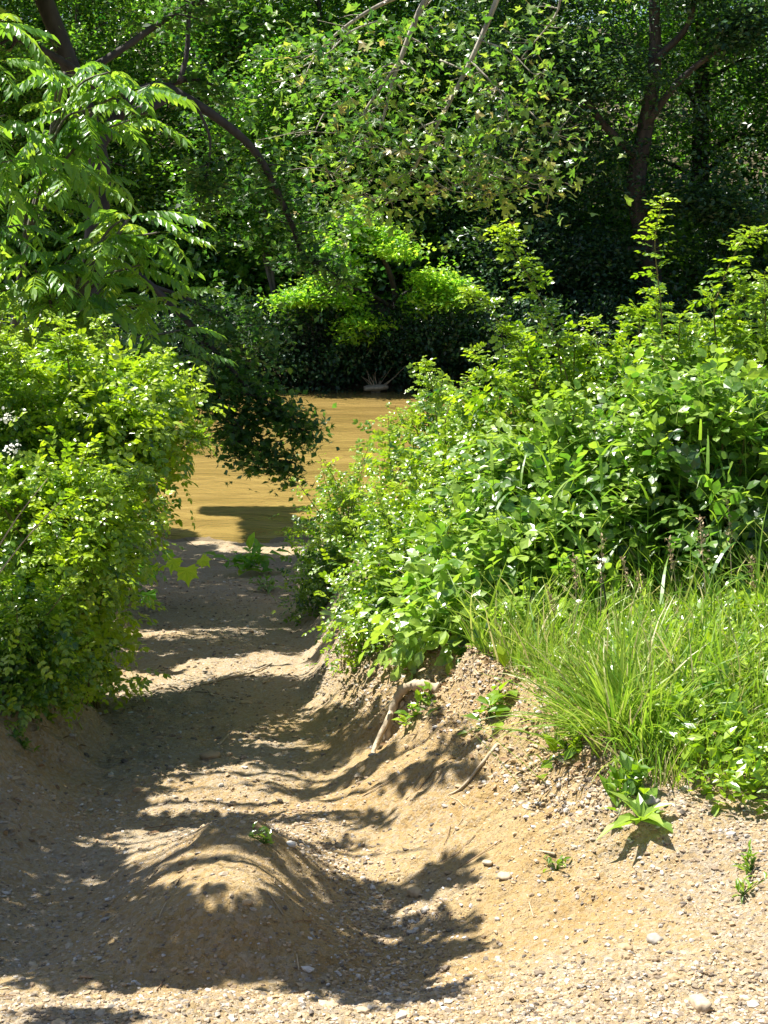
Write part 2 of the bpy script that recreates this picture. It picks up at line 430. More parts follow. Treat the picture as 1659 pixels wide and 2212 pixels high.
def place(tm, pos, d, n, s):
    V = tm[0]; d = np.array(d, float); d /= np.linalg.norm(d); n = np.array(n, float)
    y = np.cross(n, d); y /= np.linalg.norm(y); z = np.cross(d, y)
    return (np.array(pos) + s * (V[:, :1] * d + V[:, 1:2] * y + V[:, 2:3] * z), tm[1], tm[2])
def compound(npair, lw, ls, droop, ang, rr, tip=True, twist=.25, hang=0.):
    """pinnate leaf of unit length along x"""
    parts = []
    def rach(s): return np.array([s, 0, -droop * s * s])
    for i in range(npair):
        s = .28 + .66 * i / max(npair - 1, 1) if npair > 1 else .5
        for sg in (1, -1):
            a = ang + rr.normal(0, .12)
            d = (cos(a), sg * sin(a), rr.normal(-.08, twist * .5) - 2 * droop * s * .5 - hang)
            n = (rr.normal(0, twist), rr.normal(0, twist), 1)
            k = ls * (1 - .25 * abs(s - .55)) * rr.uniform(.85, 1.1)
            parts.append((*place(leaflet(lw, .05, .12), rach(s), d, n, k), rr.normal(0, .05)))
    if tip:
        parts.append((*place(leaflet(lw, .05, .12), rach(1.0), (1, rr.normal(0, .15), -droop * 2 - hang), (0, .1, 1), ls), .05))
    w = .010
    V = np.array([(0, w, 0), (0, -w, 0), (.5, -w, -droop * .25), (.5, w, -droop * .25), (1, w * .5, -droop), (1, -w * .5, -droop)])
    parts.append((V, np.zeros((0, 3), int), np.array([(0, 1, 2, 3), (3, 2, 5, 4)]), .3))
    return merge(parts)
def palmate(lobes=5, depth=.45, teeth=True):
    pts = []
    for i in range(lobes):
        a = (i - (lobes - 1) / 2) * (250 / 180 * pi / lobes) * .98
        r = 1.0 - .13 * abs(i - (lobes - 1) / 2)
        st = 250 / 180 * pi / lobes
        if i == 0: pts.append((a - st * .5, depth * .75))
        if teeth: pts.append((a - st * .2, r * .72))
        pts.append((a, r))
        if teeth: pts.append((a + st * .2, r * .72))
        pts.append((a + st * .5, depth))
    V = [(0.3, 0, 0)]
    for a, r in pts: V.append((.3 + r * .62 * cos(a), r * .62 * sin(a), .05 * r * (1 if int(a * 7) % 2 else -1) - .10 * r * r))
    V.append((0.2, 0, .0))
    n = len(V); F3 = [(0, i, i + 1) for i in range(1, n - 1)] + [(0, n - 1, 1)]
    return np.array(V), np.array(F3), np.zeros((0, 4), int)
def blade(seg=4, bend=.6, w=.03, fold=.3):
    V = []; p = np.array([0., 0.]); a = .12
    for i in range(seg + 1):
        t = i / seg; ww = w * (1 - t ** 1.6) + .001
        V += [(p[1], ww, p[0]), (p[1], -ww, p[0])]
        a += bend / seg * (.5 + t)
        p = p + np.array([cos(a), sin(a)]) / seg
    F4 = [(2 * i, 2 * i + 1, 2 * i + 3, 2 * i + 2) for i in range(seg)]
    return np.array(V), np.zeros((0, 3), int), np.array(F4)   # x = lean, z = up
rr = np.random.default_rng(5)
ROSE_T = [compound(3, .30, .36, rr.uniform(.05, .3), .95, rr) for _ in range(5)]
TRI_T = [compound(1, .34, .55, rr.uniform(.05, .3), 1.0, rr) for _ in range(3)]
WALN_T = [compound(8, .17, .32, rr.uniform(.35, .7), 1.15, rr, hang=.35) for _ in range(6)]
PALM_T = [palmate(5, .42), palmate(3, .5)]
MAP_T = [palmate(5, .28, False)]
BLADE_T = [blade(5, b, .012) for b in (.3, .6, .9, 1.3)]
REED_T = [blade(6, b, .026) for b in (.7, 1.2, 1.8)]

def rnd_dir(n, r): v = r.normal(size=(n, 3)); return v / np.linalg.norm(v, axis=1, keepdims=True)

def bez(a, b, c, n=8):
    t = np.linspace(0, 1, n)[:, None]
    return (1 - t) ** 2 * a + 2 * t * (1 - t) * b + t ** 2 * c
def spline(pts, n=6):
    pts = np.asarray(pts, float); out = []
    q = np.vstack([2 * pts[0] - pts[1], pts, 2 * pts[-1] - pts[-2]])
    for i in range(1, len(q) - 2):
        for t in np.linspace(0, 1, n, endpoint=False):
            out.append(.5 * ((2 * q[i]) + (-q[i - 1] + q[i + 1]) * t + (2 * q[i - 1] - 5 * q[i] + 4 * q[i + 1] - q[i + 2]) * t * t + (-q[i - 1] + 3 * q[i] - 3 * q[i + 1] + q[i + 2]) * t ** 3))
    out.append(pts[-1]); return np.array(out)

# ------------------------------------------------------------------ bushes
def bush(name, label, cat, c, rad, seed, n_leaf=1500, tmpl=ROSE_T, mat=ROSE, size=(.07, .11), clumps=70, tint=.5,
         group=None, shoots=(), canes=14, low=-.9, spread=.11, skirt=1., bx=None, auto=9, stem=STEM):
    r = np.random.default_rng(seed)
    c = np.array(c, float); rad = np.array(rad, float)
    b0x = c[0] if bx is None else bx
    bz = float(ground_z(b0x, c[1])); base = np.array([b0x, c[1], bz])
    root = thing(name, base, label, cat, group)
    st = MB(); lf = MB()
    # clumps of leaves sit at the ends of canes
    d = rnd_dir(clumps * 2, r); d = d[d[:, 2] > low][:clumps]
    k = (.72 + .34 * r.random(len(d)))[:, None] * (1 + .35 * vn(d[:, 0] * 2.2 + seed, d[:, 2] * 2.2 + d[:, 1] * 1.7, seed % 8))[:, None]
    cc = c + d * rad * k
    gz = ground_z(cc[:, 0], cc[:, 1]); cc[:, 2] = np.maximum(cc[:, 2], gz + .05)
    inn = c + rnd_dir(clumps // 3, r) * rad * r.uniform(.2, .65, (clumps // 3, 1))
    inn[:, 2] = np.maximum(inn[:, 2], ground_z(inn[:, 0], inn[:, 1]) + .05)
    nk = max(1, int(clumps * .36 * skirt))
    sk = np.stack([c[0] + rad[0] * .75 * r.normal(0, .42, nk), c[1] + rad[1] * .7 * r.normal(0, .6, nk), np.zeros(nk)], 1)
    gs = ground_z(sk[:, 0], sk[:, 1]); sk[:, 2] = gs + .04 + np.maximum(c[2] - rad[2] * .5 - gs, 0) * r.random(len(sk))
    allc = np.vstack([cc, inn, sk])
    for q in cc[::max(1, len(cc) // (canes * 2))]:
        b0 = base + np.array([r.normal(0, rad[0] * .14), r.normal(0, rad[1] * .14), 0]); b0[2] = float(ground_z(b0[0], b0[1])) - .02
        mid = b0 + (q - b0) * np.array([.35, .35, .8])
        tube = bez(b0, mid, q, 8); st.tube(tube, np.linspace(.006, .002, 8), 4, r.random())
    n = n_leaf
    w = r.integers(0, len(allc), n)
    off = r.normal(size=(n, 3)) * spread * np.array([1, 1, .75])
    pos = allc[w] + off
    pos[:, 2] = np.maximum(pos[:, 2], ground_z(pos[:, 0], pos[:, 1]) + .015)
    outw = (pos - c) / rad; outw /= np.linalg.norm(outw, axis=1, keepdims=True) + 1e-6
    X = outw * .7 + r.normal(size=(n, 3)) * .75; X[:, 2] += .05
    Z = np.array([0, 0, 1.]) + outw * .45 + r.normal(size=(n, 3)) * .42
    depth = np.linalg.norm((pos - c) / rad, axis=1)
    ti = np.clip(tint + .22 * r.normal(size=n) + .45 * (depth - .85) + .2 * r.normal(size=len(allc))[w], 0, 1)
    sz = r.uniform(size[0], size[1], n)
    g = r.integers(0, len(tmpl), n)
    for j in range(len(tmpl)):
        s_ = g == j; lf.inst(tmpl[j], pos[s_], X[s_], Z[s_], sz[s_], ti[s_])
    shoots = list(shoots)
    top = cc[np.argsort(-(cc[:, 2] + .25 * r.random(len(cc))))][:auto * 3]
    for q in top[r.permutation(len(top))[:auto]]:
        o_ = (q - c) * np.array([1, 1, .4]); o_ = o_ / (np.linalg.norm(o_) + 1e-6); ln = r.uniform(.10, .26)
        shoots.append(([q - o_ * .05, q + (o_ * .45 + np.array([0, 0, .6])) * ln * .6, q + (o_ * r.uniform(.3, .9) + np.array([0, 0, .75])) * ln], 50, size[1] * .85))
    # long upright shoots
    for (pts, dens, lsz) in shoots:
        sp = spline([base + (np.array(pts[0]) - base) * .4 + np.array([0, 0, -.1])] + list(pts), 6)
        m = len(sp); st.tube(sp, np.linspace(.005, .0015, m), 4, .7)
        L = np.linalg.norm(np.diff(sp, axis=0), axis=1).sum(); nn = int(L * dens)
        tt_ = np.sqrt(r.uniform(.05, 1, nn)) * (m - 1); i0 = np.clip(tt_.astype(int), 0, m - 2); fr = (tt_ - i0)[:, None]
        p = sp[i0] * (1 - fr) + sp[i0 + 1] * fr
        a = r.uniform(0, 2 * pi, nn)
        X = np.stack([np.cos(a), np.sin(a), r.uniform(-.1, .8, nn)], 1)
        Z = np.array([0, 0, 1.]) + r.normal(size=(nn, 3)) * .35
        sz = lsz * r.uniform(.7, 1.1, nn) * (1.15 - .55 * tt_ / (m - 1))
        g = r.integers(0, len(tmpl), nn)
        for j in range(len(tmpl)):
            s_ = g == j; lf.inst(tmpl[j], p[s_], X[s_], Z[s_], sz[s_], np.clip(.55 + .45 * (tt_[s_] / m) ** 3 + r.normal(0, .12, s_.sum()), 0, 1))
    st.build('stems', stem, root, loc=base); lf.build('foliage', mat, root, loc=base)
    return root, cc

def cb(px, py, Y): return P(px, py, Y)
RG = 'rose bushes along the right bank'; LG = 'bushes along the left bank'  # lower tint puts shade into the leaf colour of the dark, shaded bushes
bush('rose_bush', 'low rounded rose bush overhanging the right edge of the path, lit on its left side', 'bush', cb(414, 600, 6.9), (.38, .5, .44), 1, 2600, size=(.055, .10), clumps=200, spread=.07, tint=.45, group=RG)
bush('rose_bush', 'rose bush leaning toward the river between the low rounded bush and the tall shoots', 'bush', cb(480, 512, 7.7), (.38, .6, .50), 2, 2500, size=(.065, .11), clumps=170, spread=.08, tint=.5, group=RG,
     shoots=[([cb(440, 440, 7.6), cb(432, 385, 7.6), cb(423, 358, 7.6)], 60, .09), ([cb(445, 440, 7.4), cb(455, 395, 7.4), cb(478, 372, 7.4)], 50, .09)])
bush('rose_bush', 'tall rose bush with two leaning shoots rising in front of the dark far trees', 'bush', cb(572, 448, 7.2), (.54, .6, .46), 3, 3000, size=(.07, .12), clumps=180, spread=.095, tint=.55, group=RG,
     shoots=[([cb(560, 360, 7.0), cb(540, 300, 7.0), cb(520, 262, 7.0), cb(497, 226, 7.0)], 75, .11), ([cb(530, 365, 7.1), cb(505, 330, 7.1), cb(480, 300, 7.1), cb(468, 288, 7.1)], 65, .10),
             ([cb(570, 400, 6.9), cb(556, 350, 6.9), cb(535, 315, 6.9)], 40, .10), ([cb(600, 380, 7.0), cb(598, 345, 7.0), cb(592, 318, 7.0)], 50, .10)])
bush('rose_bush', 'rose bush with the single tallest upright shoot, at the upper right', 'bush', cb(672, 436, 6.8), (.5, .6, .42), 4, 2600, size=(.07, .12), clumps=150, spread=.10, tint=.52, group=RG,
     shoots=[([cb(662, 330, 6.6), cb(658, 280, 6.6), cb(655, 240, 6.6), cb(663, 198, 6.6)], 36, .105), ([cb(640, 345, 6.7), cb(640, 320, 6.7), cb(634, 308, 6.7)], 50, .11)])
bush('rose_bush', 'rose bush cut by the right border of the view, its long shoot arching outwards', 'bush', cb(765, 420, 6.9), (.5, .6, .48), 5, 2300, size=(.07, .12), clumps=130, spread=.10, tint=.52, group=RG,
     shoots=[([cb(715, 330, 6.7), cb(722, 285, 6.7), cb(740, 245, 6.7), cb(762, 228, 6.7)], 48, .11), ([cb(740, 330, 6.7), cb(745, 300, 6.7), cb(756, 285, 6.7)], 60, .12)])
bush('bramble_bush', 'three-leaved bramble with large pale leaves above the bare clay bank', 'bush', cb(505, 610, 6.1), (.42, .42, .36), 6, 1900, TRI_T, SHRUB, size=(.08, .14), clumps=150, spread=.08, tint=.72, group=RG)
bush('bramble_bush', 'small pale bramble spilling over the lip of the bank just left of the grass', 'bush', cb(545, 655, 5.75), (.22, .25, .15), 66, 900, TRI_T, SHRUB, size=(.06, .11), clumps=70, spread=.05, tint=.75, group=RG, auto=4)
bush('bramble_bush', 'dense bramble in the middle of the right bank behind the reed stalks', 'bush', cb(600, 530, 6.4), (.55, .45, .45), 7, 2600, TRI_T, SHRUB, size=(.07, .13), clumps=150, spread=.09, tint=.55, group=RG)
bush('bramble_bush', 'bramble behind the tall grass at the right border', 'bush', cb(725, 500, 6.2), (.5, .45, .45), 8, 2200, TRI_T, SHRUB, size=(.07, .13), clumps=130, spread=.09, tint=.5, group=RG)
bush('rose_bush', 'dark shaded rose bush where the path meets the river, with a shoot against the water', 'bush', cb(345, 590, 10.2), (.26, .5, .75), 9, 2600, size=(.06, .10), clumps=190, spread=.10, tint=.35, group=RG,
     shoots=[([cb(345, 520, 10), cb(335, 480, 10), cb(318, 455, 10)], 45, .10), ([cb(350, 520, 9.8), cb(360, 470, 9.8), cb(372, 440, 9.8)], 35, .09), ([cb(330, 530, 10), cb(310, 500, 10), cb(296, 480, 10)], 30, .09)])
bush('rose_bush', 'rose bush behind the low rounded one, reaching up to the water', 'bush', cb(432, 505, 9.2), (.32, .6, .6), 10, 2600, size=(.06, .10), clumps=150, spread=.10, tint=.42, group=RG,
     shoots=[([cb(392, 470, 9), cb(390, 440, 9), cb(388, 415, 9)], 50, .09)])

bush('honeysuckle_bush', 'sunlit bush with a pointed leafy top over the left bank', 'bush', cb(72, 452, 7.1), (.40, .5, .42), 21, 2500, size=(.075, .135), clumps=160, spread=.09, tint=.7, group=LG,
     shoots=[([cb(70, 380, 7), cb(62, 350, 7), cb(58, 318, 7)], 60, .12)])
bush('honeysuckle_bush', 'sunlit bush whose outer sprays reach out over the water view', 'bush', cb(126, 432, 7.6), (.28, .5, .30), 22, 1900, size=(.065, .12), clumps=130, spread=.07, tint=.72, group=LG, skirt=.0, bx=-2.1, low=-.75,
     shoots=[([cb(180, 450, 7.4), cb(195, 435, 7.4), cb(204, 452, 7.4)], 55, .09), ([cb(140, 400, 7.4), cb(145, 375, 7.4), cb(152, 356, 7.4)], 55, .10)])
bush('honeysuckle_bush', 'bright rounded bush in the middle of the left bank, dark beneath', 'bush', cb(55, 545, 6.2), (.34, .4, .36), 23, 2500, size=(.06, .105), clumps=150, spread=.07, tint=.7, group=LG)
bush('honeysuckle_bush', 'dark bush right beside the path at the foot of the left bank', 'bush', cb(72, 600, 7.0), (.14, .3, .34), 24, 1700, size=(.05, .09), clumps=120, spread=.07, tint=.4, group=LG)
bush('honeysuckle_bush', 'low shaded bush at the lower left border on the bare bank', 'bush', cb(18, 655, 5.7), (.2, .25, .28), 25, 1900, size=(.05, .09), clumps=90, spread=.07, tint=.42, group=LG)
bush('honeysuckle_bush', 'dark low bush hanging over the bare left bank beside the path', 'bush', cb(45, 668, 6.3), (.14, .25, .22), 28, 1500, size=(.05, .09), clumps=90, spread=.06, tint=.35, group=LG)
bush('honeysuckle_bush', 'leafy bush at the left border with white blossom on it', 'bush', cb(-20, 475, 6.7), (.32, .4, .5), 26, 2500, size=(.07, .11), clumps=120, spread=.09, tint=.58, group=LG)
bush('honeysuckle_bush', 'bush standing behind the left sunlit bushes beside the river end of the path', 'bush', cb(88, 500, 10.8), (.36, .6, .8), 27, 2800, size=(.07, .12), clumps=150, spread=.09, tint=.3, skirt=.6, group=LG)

# ------------------------------------------------------------------ trees
def branch(st, pts, r0, r1, n=6, k=5, tint=.5):
    sp = spline(pts, k); st.tube(sp, np.linspace(r0, r1, len(sp)), n, tint); return sp

def leaves_at(lf, allc, n, spread, tmpl, size, tint, r, flat=.7, up=1., clump_tint=.15, outc=None, jit=.5):
    w = r.integers(0, len(allc), n)
    pos = allc[w] + r.normal(size=(n, 3)) * spread * np.array([1, 1, flat])
    X = r.normal(size=(n, 3)); X[:, 2] *= .5; X[:, 2] -= .15
    Z = np.array([0, 0, up]) + r.normal(size=(n, 3)) * jit
    ti = np.clip(tint + .2 * r.normal(size=n) + clump_tint * r.normal(size=len(allc))[w], 0, 1)
    sz = r.uniform(size[0], size[1], n); g = r.integers(0, len(tmpl), n)
    for j in range(len(tmpl)):
        s_ = g == j; lf.inst(tmpl[j], pos[s_], X[s_], Z[s_], sz[s_], ti[s_])

def tree_parts(seed, H, rtr, crown_r, low, n_leaf, size, tint, lean=(0, 0), limbs=16, spread=.45, tmpl=None):
    r = np.random.default_rng(seed); st = MB(); lf = MB()
    tp = np.array([[0, 0, -.4], [lean[0] * .2, lean[1] * .2, H * .25], [lean[0] * .5 + r.normal(0, .15), lean[1] * .5, H * .5], [lean[0] + r.normal(0, .2), lean[1] + r.normal(0, .2), H * .93]])
    sp = branch(st, tp, rtr, rtr * .18, 9, 8)
    cl = []
    for i in range(limbs):
        f = low + (1 - low) * (i + r.random()) / limbs
        p0 = sp[int(np.clip(f, 0, .99) * (len(sp) - 1))]
        a = i * 2.4 + r.normal(0, .4); L = crown_r * (1.05 - .55 * abs(f - .55) - .35 * max(0, f - .6)) * r.uniform(.75, 1.15)
        e = p0 + np.array([cos(a) * L, sin(a) * L, L * r.uniform(-.05, .45)])
        m = p0 + (e - p0) * .5 + np.array([0, 0, L * .15])
        b = branch(st, [p0, m, e], rtr * .28 * (1.1 - f * .7), .012, 5, 6)
        for j in range(3):
            s0 = b[int(len(b) * (.35 + .2 * j))]; e2 = s0 + np.array([r.normal(0, .5), r.normal(0, .5), r.normal(.1, .3)]) * L * .4
            bb = branch(st, [s0, (s0 + e2) / 2 + r.normal(0, .05, 3), e2], .022, .006, 4, 3); cl += [bb[-1], bb[len(bb) // 2]]
        cl += [e, b[-3], b[int(len(b) * .6)]]
    cl = np.array(cl); extra = cl[r.integers(0, len(cl), len(cl) * 2)] + r.normal(size=(len(cl) * 2, 3)) * crown_r * .16
    cl = np.vstack([cl, extra])
    leaves_at(lf, cl, n_leaf, spread, tmpl or [rhomb(.33, .1), rhomb(.25, .14)], size, tint, r, .6, 1., .18)
    return st, lf

protos = {}
def proto(key, **kw):
    st, lf = tree_parts(**kw); protos[key] = (st, lf)
first_mesh = {}
def far_tree(key, mat, bark, x, y, rz, s, label, group='trees along the far bank'):
    z = float(ground_z(x, y, False))
    root = thing('deciduous_tree', (x, y, z), label, 'tree', group)
    root.rotation_euler = (0, 0, rz); root.scale = (s, s, s)
    k = (key, mat.name)
    if k not in first_mesh:
        a = protos[key][0].build('trunk', bark, root, smooth=True); b = protos[key][1].build('crown', mat, root)
        first_mesh[k] = (a, b)
    else:
        for o in first_mesh[k]:
            c = o.copy(); COL.objects.link(c); c.parent = root
    return root
proto('a', seed=31, H=15, rtr=.26, crown_r=4.2, low=.06, n_leaf=46000, size=(.11, .20), tint=.5, limbs=34)
proto('b', seed=32, H=13, rtr=.20, crown_r=3.6, low=.05, n_leaf=40000, size=(.10, .17), tint=.55, limbs=32)
proto('c', seed=33, H=17, rtr=.34, crown_r=4.6, low=.16, n_leaf=46000, size=(.12, .20), tint=.45, limbs=30, lean=(-1, 0))
FT = [
    ('a', FARL, -13.5, 46.5, .3, 1.0, 'far-bank tree at the left border behind the hanging walnut leaves'),
    ('b', FARL, -9.6, 45.0, 2.1, .95, 'far-bank tree behind the left end of the arching maple bough'),
    ('a', FARL, -6.0, 46.5, 4.0, 1.0, 'light green far-bank tree left of the twin pale stems'),
    ('b', FARL, -2.2, 46.8, 1.0, 1.05, 'light green far-bank tree directly behind the open water'),
    ('a', FARL, 1.4, 47.5, 5.2, 1.0, 'far-bank tree behind the sycamore sprays at the top centre'),
    ('b', SHADEL, 5.0, 46.3, .6, 1.05, 'dark far-bank tree just left of the big forked trunk'),
    ('b', SHADEL, 14.3, 45.6, 3.3, .62, 'dark far-bank tree right of the big forked trunk'),
    ('a', SHADEL, 15.8, 47.5, 1.9, 1.0, 'far-bank tree at the right border'),
    ('c', FARL, -11.5, 53, .2, 1.1, 'taller tree in the second row at the left of the far bank'),
    ('c', FARL, -4.0, 54, 2.0, 1.1, 'taller tree in the second row above the open water'),
    ('c', FARL, 4.0, 54, 4.4, 1.1, 'taller tree in the second row behind the sycamore sprays'),
    ('c', FARL, 11.5, 54, 1.0, 1.15, 'sunlit taller tree in the second row behind the forked trunk'),
    ('c', FARL, 18.5, 53, 3.0, 1.1, 'taller tree in the second row beyond the right border tree'),
    ('c', FARL, -18.5, 52, 3.7, 1.1, 'taller tree in the second row beyond the left border'),
]
for k, m, x, y, rz, s, lab in FT: far_tree(k, m, BARKD, x, y + (2.6 if x < 3 and y < 50 else 0), rz, s, lab)

# the big forked dark tree on the right
def explicit_tree(name, label, limbs_, n_leaf, size, tint, mat, bark, seed, tmpl, spread=.4, extra=None, flat=.6, jit=.5, clumpn=1, cr=.4, up=1.):
    r = np.random.default_rng(seed); base = np.array(limbs_[0][0][0], float)
    root = thing(name, base, label, 'tree'); st = MB(); lf = MB(); cl = []
    for pts, r0, r1, leafy in limbs_:
        b = branch(st, pts, r0, r1, 8 if r0 > .05 else 5, 7)
        if leafy:
            m = b[int(len(b) * (1 - leafy)):]; cl += list(m)
            for q in m[::2]:
                for _ in range(2):
                    e = q + np.array([r.normal(0, 1), r.normal(0, 1), r.normal(-.15, .5)]) * cr
                    bb = branch(st, [q, (q + e) / 2 + r.normal(0, .06, 3) * cr, e], max(.006, r1 * .8), .003, 4, 3)
                    cl += [bb[-1], bb[len(bb) // 2]]
    if extra is not None: cl += list(extra)
    cl = np.array(cl)
    leaves_at(lf, cl, n_leaf, spread, tmpl, size, tint, r, flat, up, .16, jit=jit)
    st.build('trunk', bark, root, smooth=True, loc=base); lf.build('crown', mat, root, loc=base)
    return root
rx = lambda px, py, Y: list(P(px, py, Y))
T0 = P(652, 330, 44.5); gz0 = float(ground_z(T0[0], 44.5, False))
r_ = np.random.default_rng(77)
ext = np.array([P(r_.uniform(470, 790), r_.uniform(-40, 330), 44.3 + r_.uniform(-2, 2)) for _ in range(190)])
ext = np.array([q for q in ext if not (q[0] / q[1] * FPX + 384 > 662 and q[2] > 9.2 - 2.6 and r_.random() < .85 and q[2] < 11)])
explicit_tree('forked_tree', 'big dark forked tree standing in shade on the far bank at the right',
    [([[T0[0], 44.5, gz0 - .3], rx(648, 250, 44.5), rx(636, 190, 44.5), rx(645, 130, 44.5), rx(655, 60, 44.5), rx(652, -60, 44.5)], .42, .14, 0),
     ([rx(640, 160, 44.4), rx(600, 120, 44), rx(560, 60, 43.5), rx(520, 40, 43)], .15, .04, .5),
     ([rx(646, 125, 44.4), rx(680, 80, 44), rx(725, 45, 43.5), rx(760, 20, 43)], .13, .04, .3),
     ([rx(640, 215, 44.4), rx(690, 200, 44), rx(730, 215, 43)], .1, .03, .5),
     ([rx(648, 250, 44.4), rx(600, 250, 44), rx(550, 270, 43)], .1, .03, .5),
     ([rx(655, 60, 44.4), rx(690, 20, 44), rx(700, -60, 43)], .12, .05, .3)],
    30000, (.12, .22), .45, SHADEL, BARKD, 41, [rhomb(.33, .1), rhomb(.26, .14)], .42, ext)

# lime green box elder sprays low on the far bank
def sprays(pix, Y, n, jx=10, jy=8, seed=1):
    r = np.random.default_rng(seed); out = []
    for (px, py, a, b) in pix:
        for _ in range(n):
            out.append(P(px + r.normal(0, a), py + r.normal(0, b), Y + r.normal(0, .5)))
    return out
B0 = P(392, 372, 42.6); gz1 = float(ground_z(B0[0], 42.6, False))
explicit_tree('box_elder', 'small lime green box elder leaning over the water from the far bank',
    [([[B0[0], 43.4, gz1], rx(398, 330, 43), rx(392, 280, 42.2), rx(372, 240, 41.6), rx(350, 225, 41)], .13, .03, .15),
     ([rx(396, 310, 42.6), rx(360, 290, 41.6), rx(320, 292, 41), rx(292, 300, 40.6)], .07, .02, .3),
     ([rx(396, 300, 42.6), rx(420, 285, 41.6), rx(450, 282, 41)], .07, .02, .3),
     ([rx(392, 330, 42.6), rx(370, 318, 41.6), rx(350, 325, 41)], .05, .02, .3)],
    11000, (.10, .17), .6, LIMEL, BARKD, 42, [rhomb(.36, .1)], .24,
    sprays([(300, 300, 8, 9), (325, 282, 12, 9), (345, 265, 9, 8), (432, 278, 9, 7), (450, 300, 9, 9), (422, 300, 6, 6), (360, 328, 9, 6), (330, 248, 9, 5), (375, 232, 16, 8), (400, 250, 9, 6), (345, 300, 8, 5), (355, 215, 8, 6)], 41.2, 16, seed=3), .35)

# twin pale stems between the box elder and the maple bough
r_ = np.random.default_rng(6)
S0 = P(275, 345, 43.5); gz2 = float(ground_z(S0[0], 43.5, False))
explicit_tree('twin_stem_tree', 'young tree with two slender upright stems on the far bank left of the lime sprays',
    [([[S0[0], 43.5, gz2 - .2], rx(274, 300, 43.5), rx(268, 240, 43.5), rx(258, 150, 43.5), rx(262, 60, 43.5)], .10, .03, .35),
     ([[S0[0] + .1, 43.4, gz2 - .2], rx(276, 310, 43.4), rx(264, 255, 43.4), rx(262, 235, 43.4), rx(250, 130, 43.2)], .08, .02, .35)],
    9000, (.10, .18), .5, FARL, BARK, 43, [rhomb(.33, .1)], .35, [P(r_.uniform(180, 330), r_.uniform(30, 230), 43) for _ in range(40)])

# maple whose bough arches over the water from the left
MB0 = P(88, 470, 15.5); gzm = float(ground_z(MB0[0], 15.5, False))
r_ = np.random.default_rng(8)
mex = sprays([(205, 382, 20, 9), (205, 395, 14, 10), (230, 365, 28, 12), (250, 345, 24, 16), (215, 330, 30, 20), (215, 405, 12, 8)], 16.2, 8, seed=5)
r_ = np.random.default_rng(18)
for (a, b, c, d, m) in ((200, 385, 312, 432, 34), (205, 392, 287, 474, 30), (195, 395, 250, 468, 24), (188, 398, 226, 446, 18), (240, 392, 304, 428, 18), (225, 405, 268, 462, 18)):
    for t in r_.random(m) ** .8: mex.append(P(a + (c - a) * t + r_.normal(0, 3), b + (d - b) * t - 9 * math.sin(pi * t) + r_.normal(0, 3), 16.1 + .3 * t))
mex += sprays([(240, 240, 40, 45), (200, 200, 40, 50), (300, 170, 45, 50), (350, 110, 50, 50), (260, 60, 70, 40), (330, 220, 25, 30), (160, 60, 50, 40), (390, 60, 40, 40)], 17, 15, seed=6)
explicit_tree('maple_tree', 'maple on the left bank whose dark bough arches down over the water', 
    [([[MB0[0] - .2, 15.5, gzm - .2], rx(88, 360, 15.5), rx(94, 250, 15.5), rx(100, 170, 15.5), rx(75, 80, 15.5), rx(20, -60, 15.5)], .13, .09, 0),
     ([rx(96, 150, 15.6), rx(130, 100, 15.8), rx(160, 88, 16), rx(185, 98, 16), rx(220, 120, 16.2), rx(252, 148, 16.4), rx(272, 180, 16.6), rx(292, 225, 16.8), rx(304, 255, 17), rx(325, 268, 17), rx(345, 282, 17)], .075, .015, .45),
     ([rx(160, 88, 16), rx(185, 80, 16.2), rx(205, 82, 16.4), rx(240, 100, 17)], .04, .01, .6),
     ([rx(180, 82, 16), rx(187, 50, 16.1), rx(190, 10, 16.2), rx(205, -40, 16.5)], .035, .015, .4),
     ([rx(175, 92, 16), rx(130, 110, 15.5), rx(60, 60, 15), rx(0, 30, 15)], .06, .03, .2),
     ([rx(196, 104, 16), rx(210, 140, 16), rx(205, 180, 16), rx(195, 200, 16)], .02, .006, .5),
     ([rx(100, 250, 15.5), rx(150, 285, 15.8), rx(200, 335, 16), rx(245, 385, 16.2), rx(275, 418, 16.4), rx(308, 432, 16.4)], .05, .012, .6),
     ([rx(150, 285, 15.8), rx(190, 300, 16), rx(240, 330, 16.2), rx(270, 360, 16.4)], .025, .006, .6),
     ([rx(200, 335, 16), rx(215, 385, 16), rx(235, 420, 16), rx(262, 455, 16)], .02, .005, .6),
     ([rx(205, 392, 16), rx(245, 420, 16.1), rx(272, 450, 16.2), rx(287, 472, 16.2)], .012, .003, .3),
     ([rx(195, 395, 16), rx(225, 420, 16.1), rx(250, 466, 16.2)], .010, .003, .3),
     ([rx(240, 392, 16), rx(270, 402, 16.1), rx(304, 428, 16.2)], .010, .003, .3),
     ([rx(75, 80, 15.5), rx(120, 50, 16), rx(200, 0, 16.5), rx(300, -30, 17)], .05, .02, .5)],
    9000, (.07, .12), .42, MAPLE, BARKD, 44, MAP_T + [rhomb(.36, .1)], .12, mex, .8, jit=.7, cr=.16)

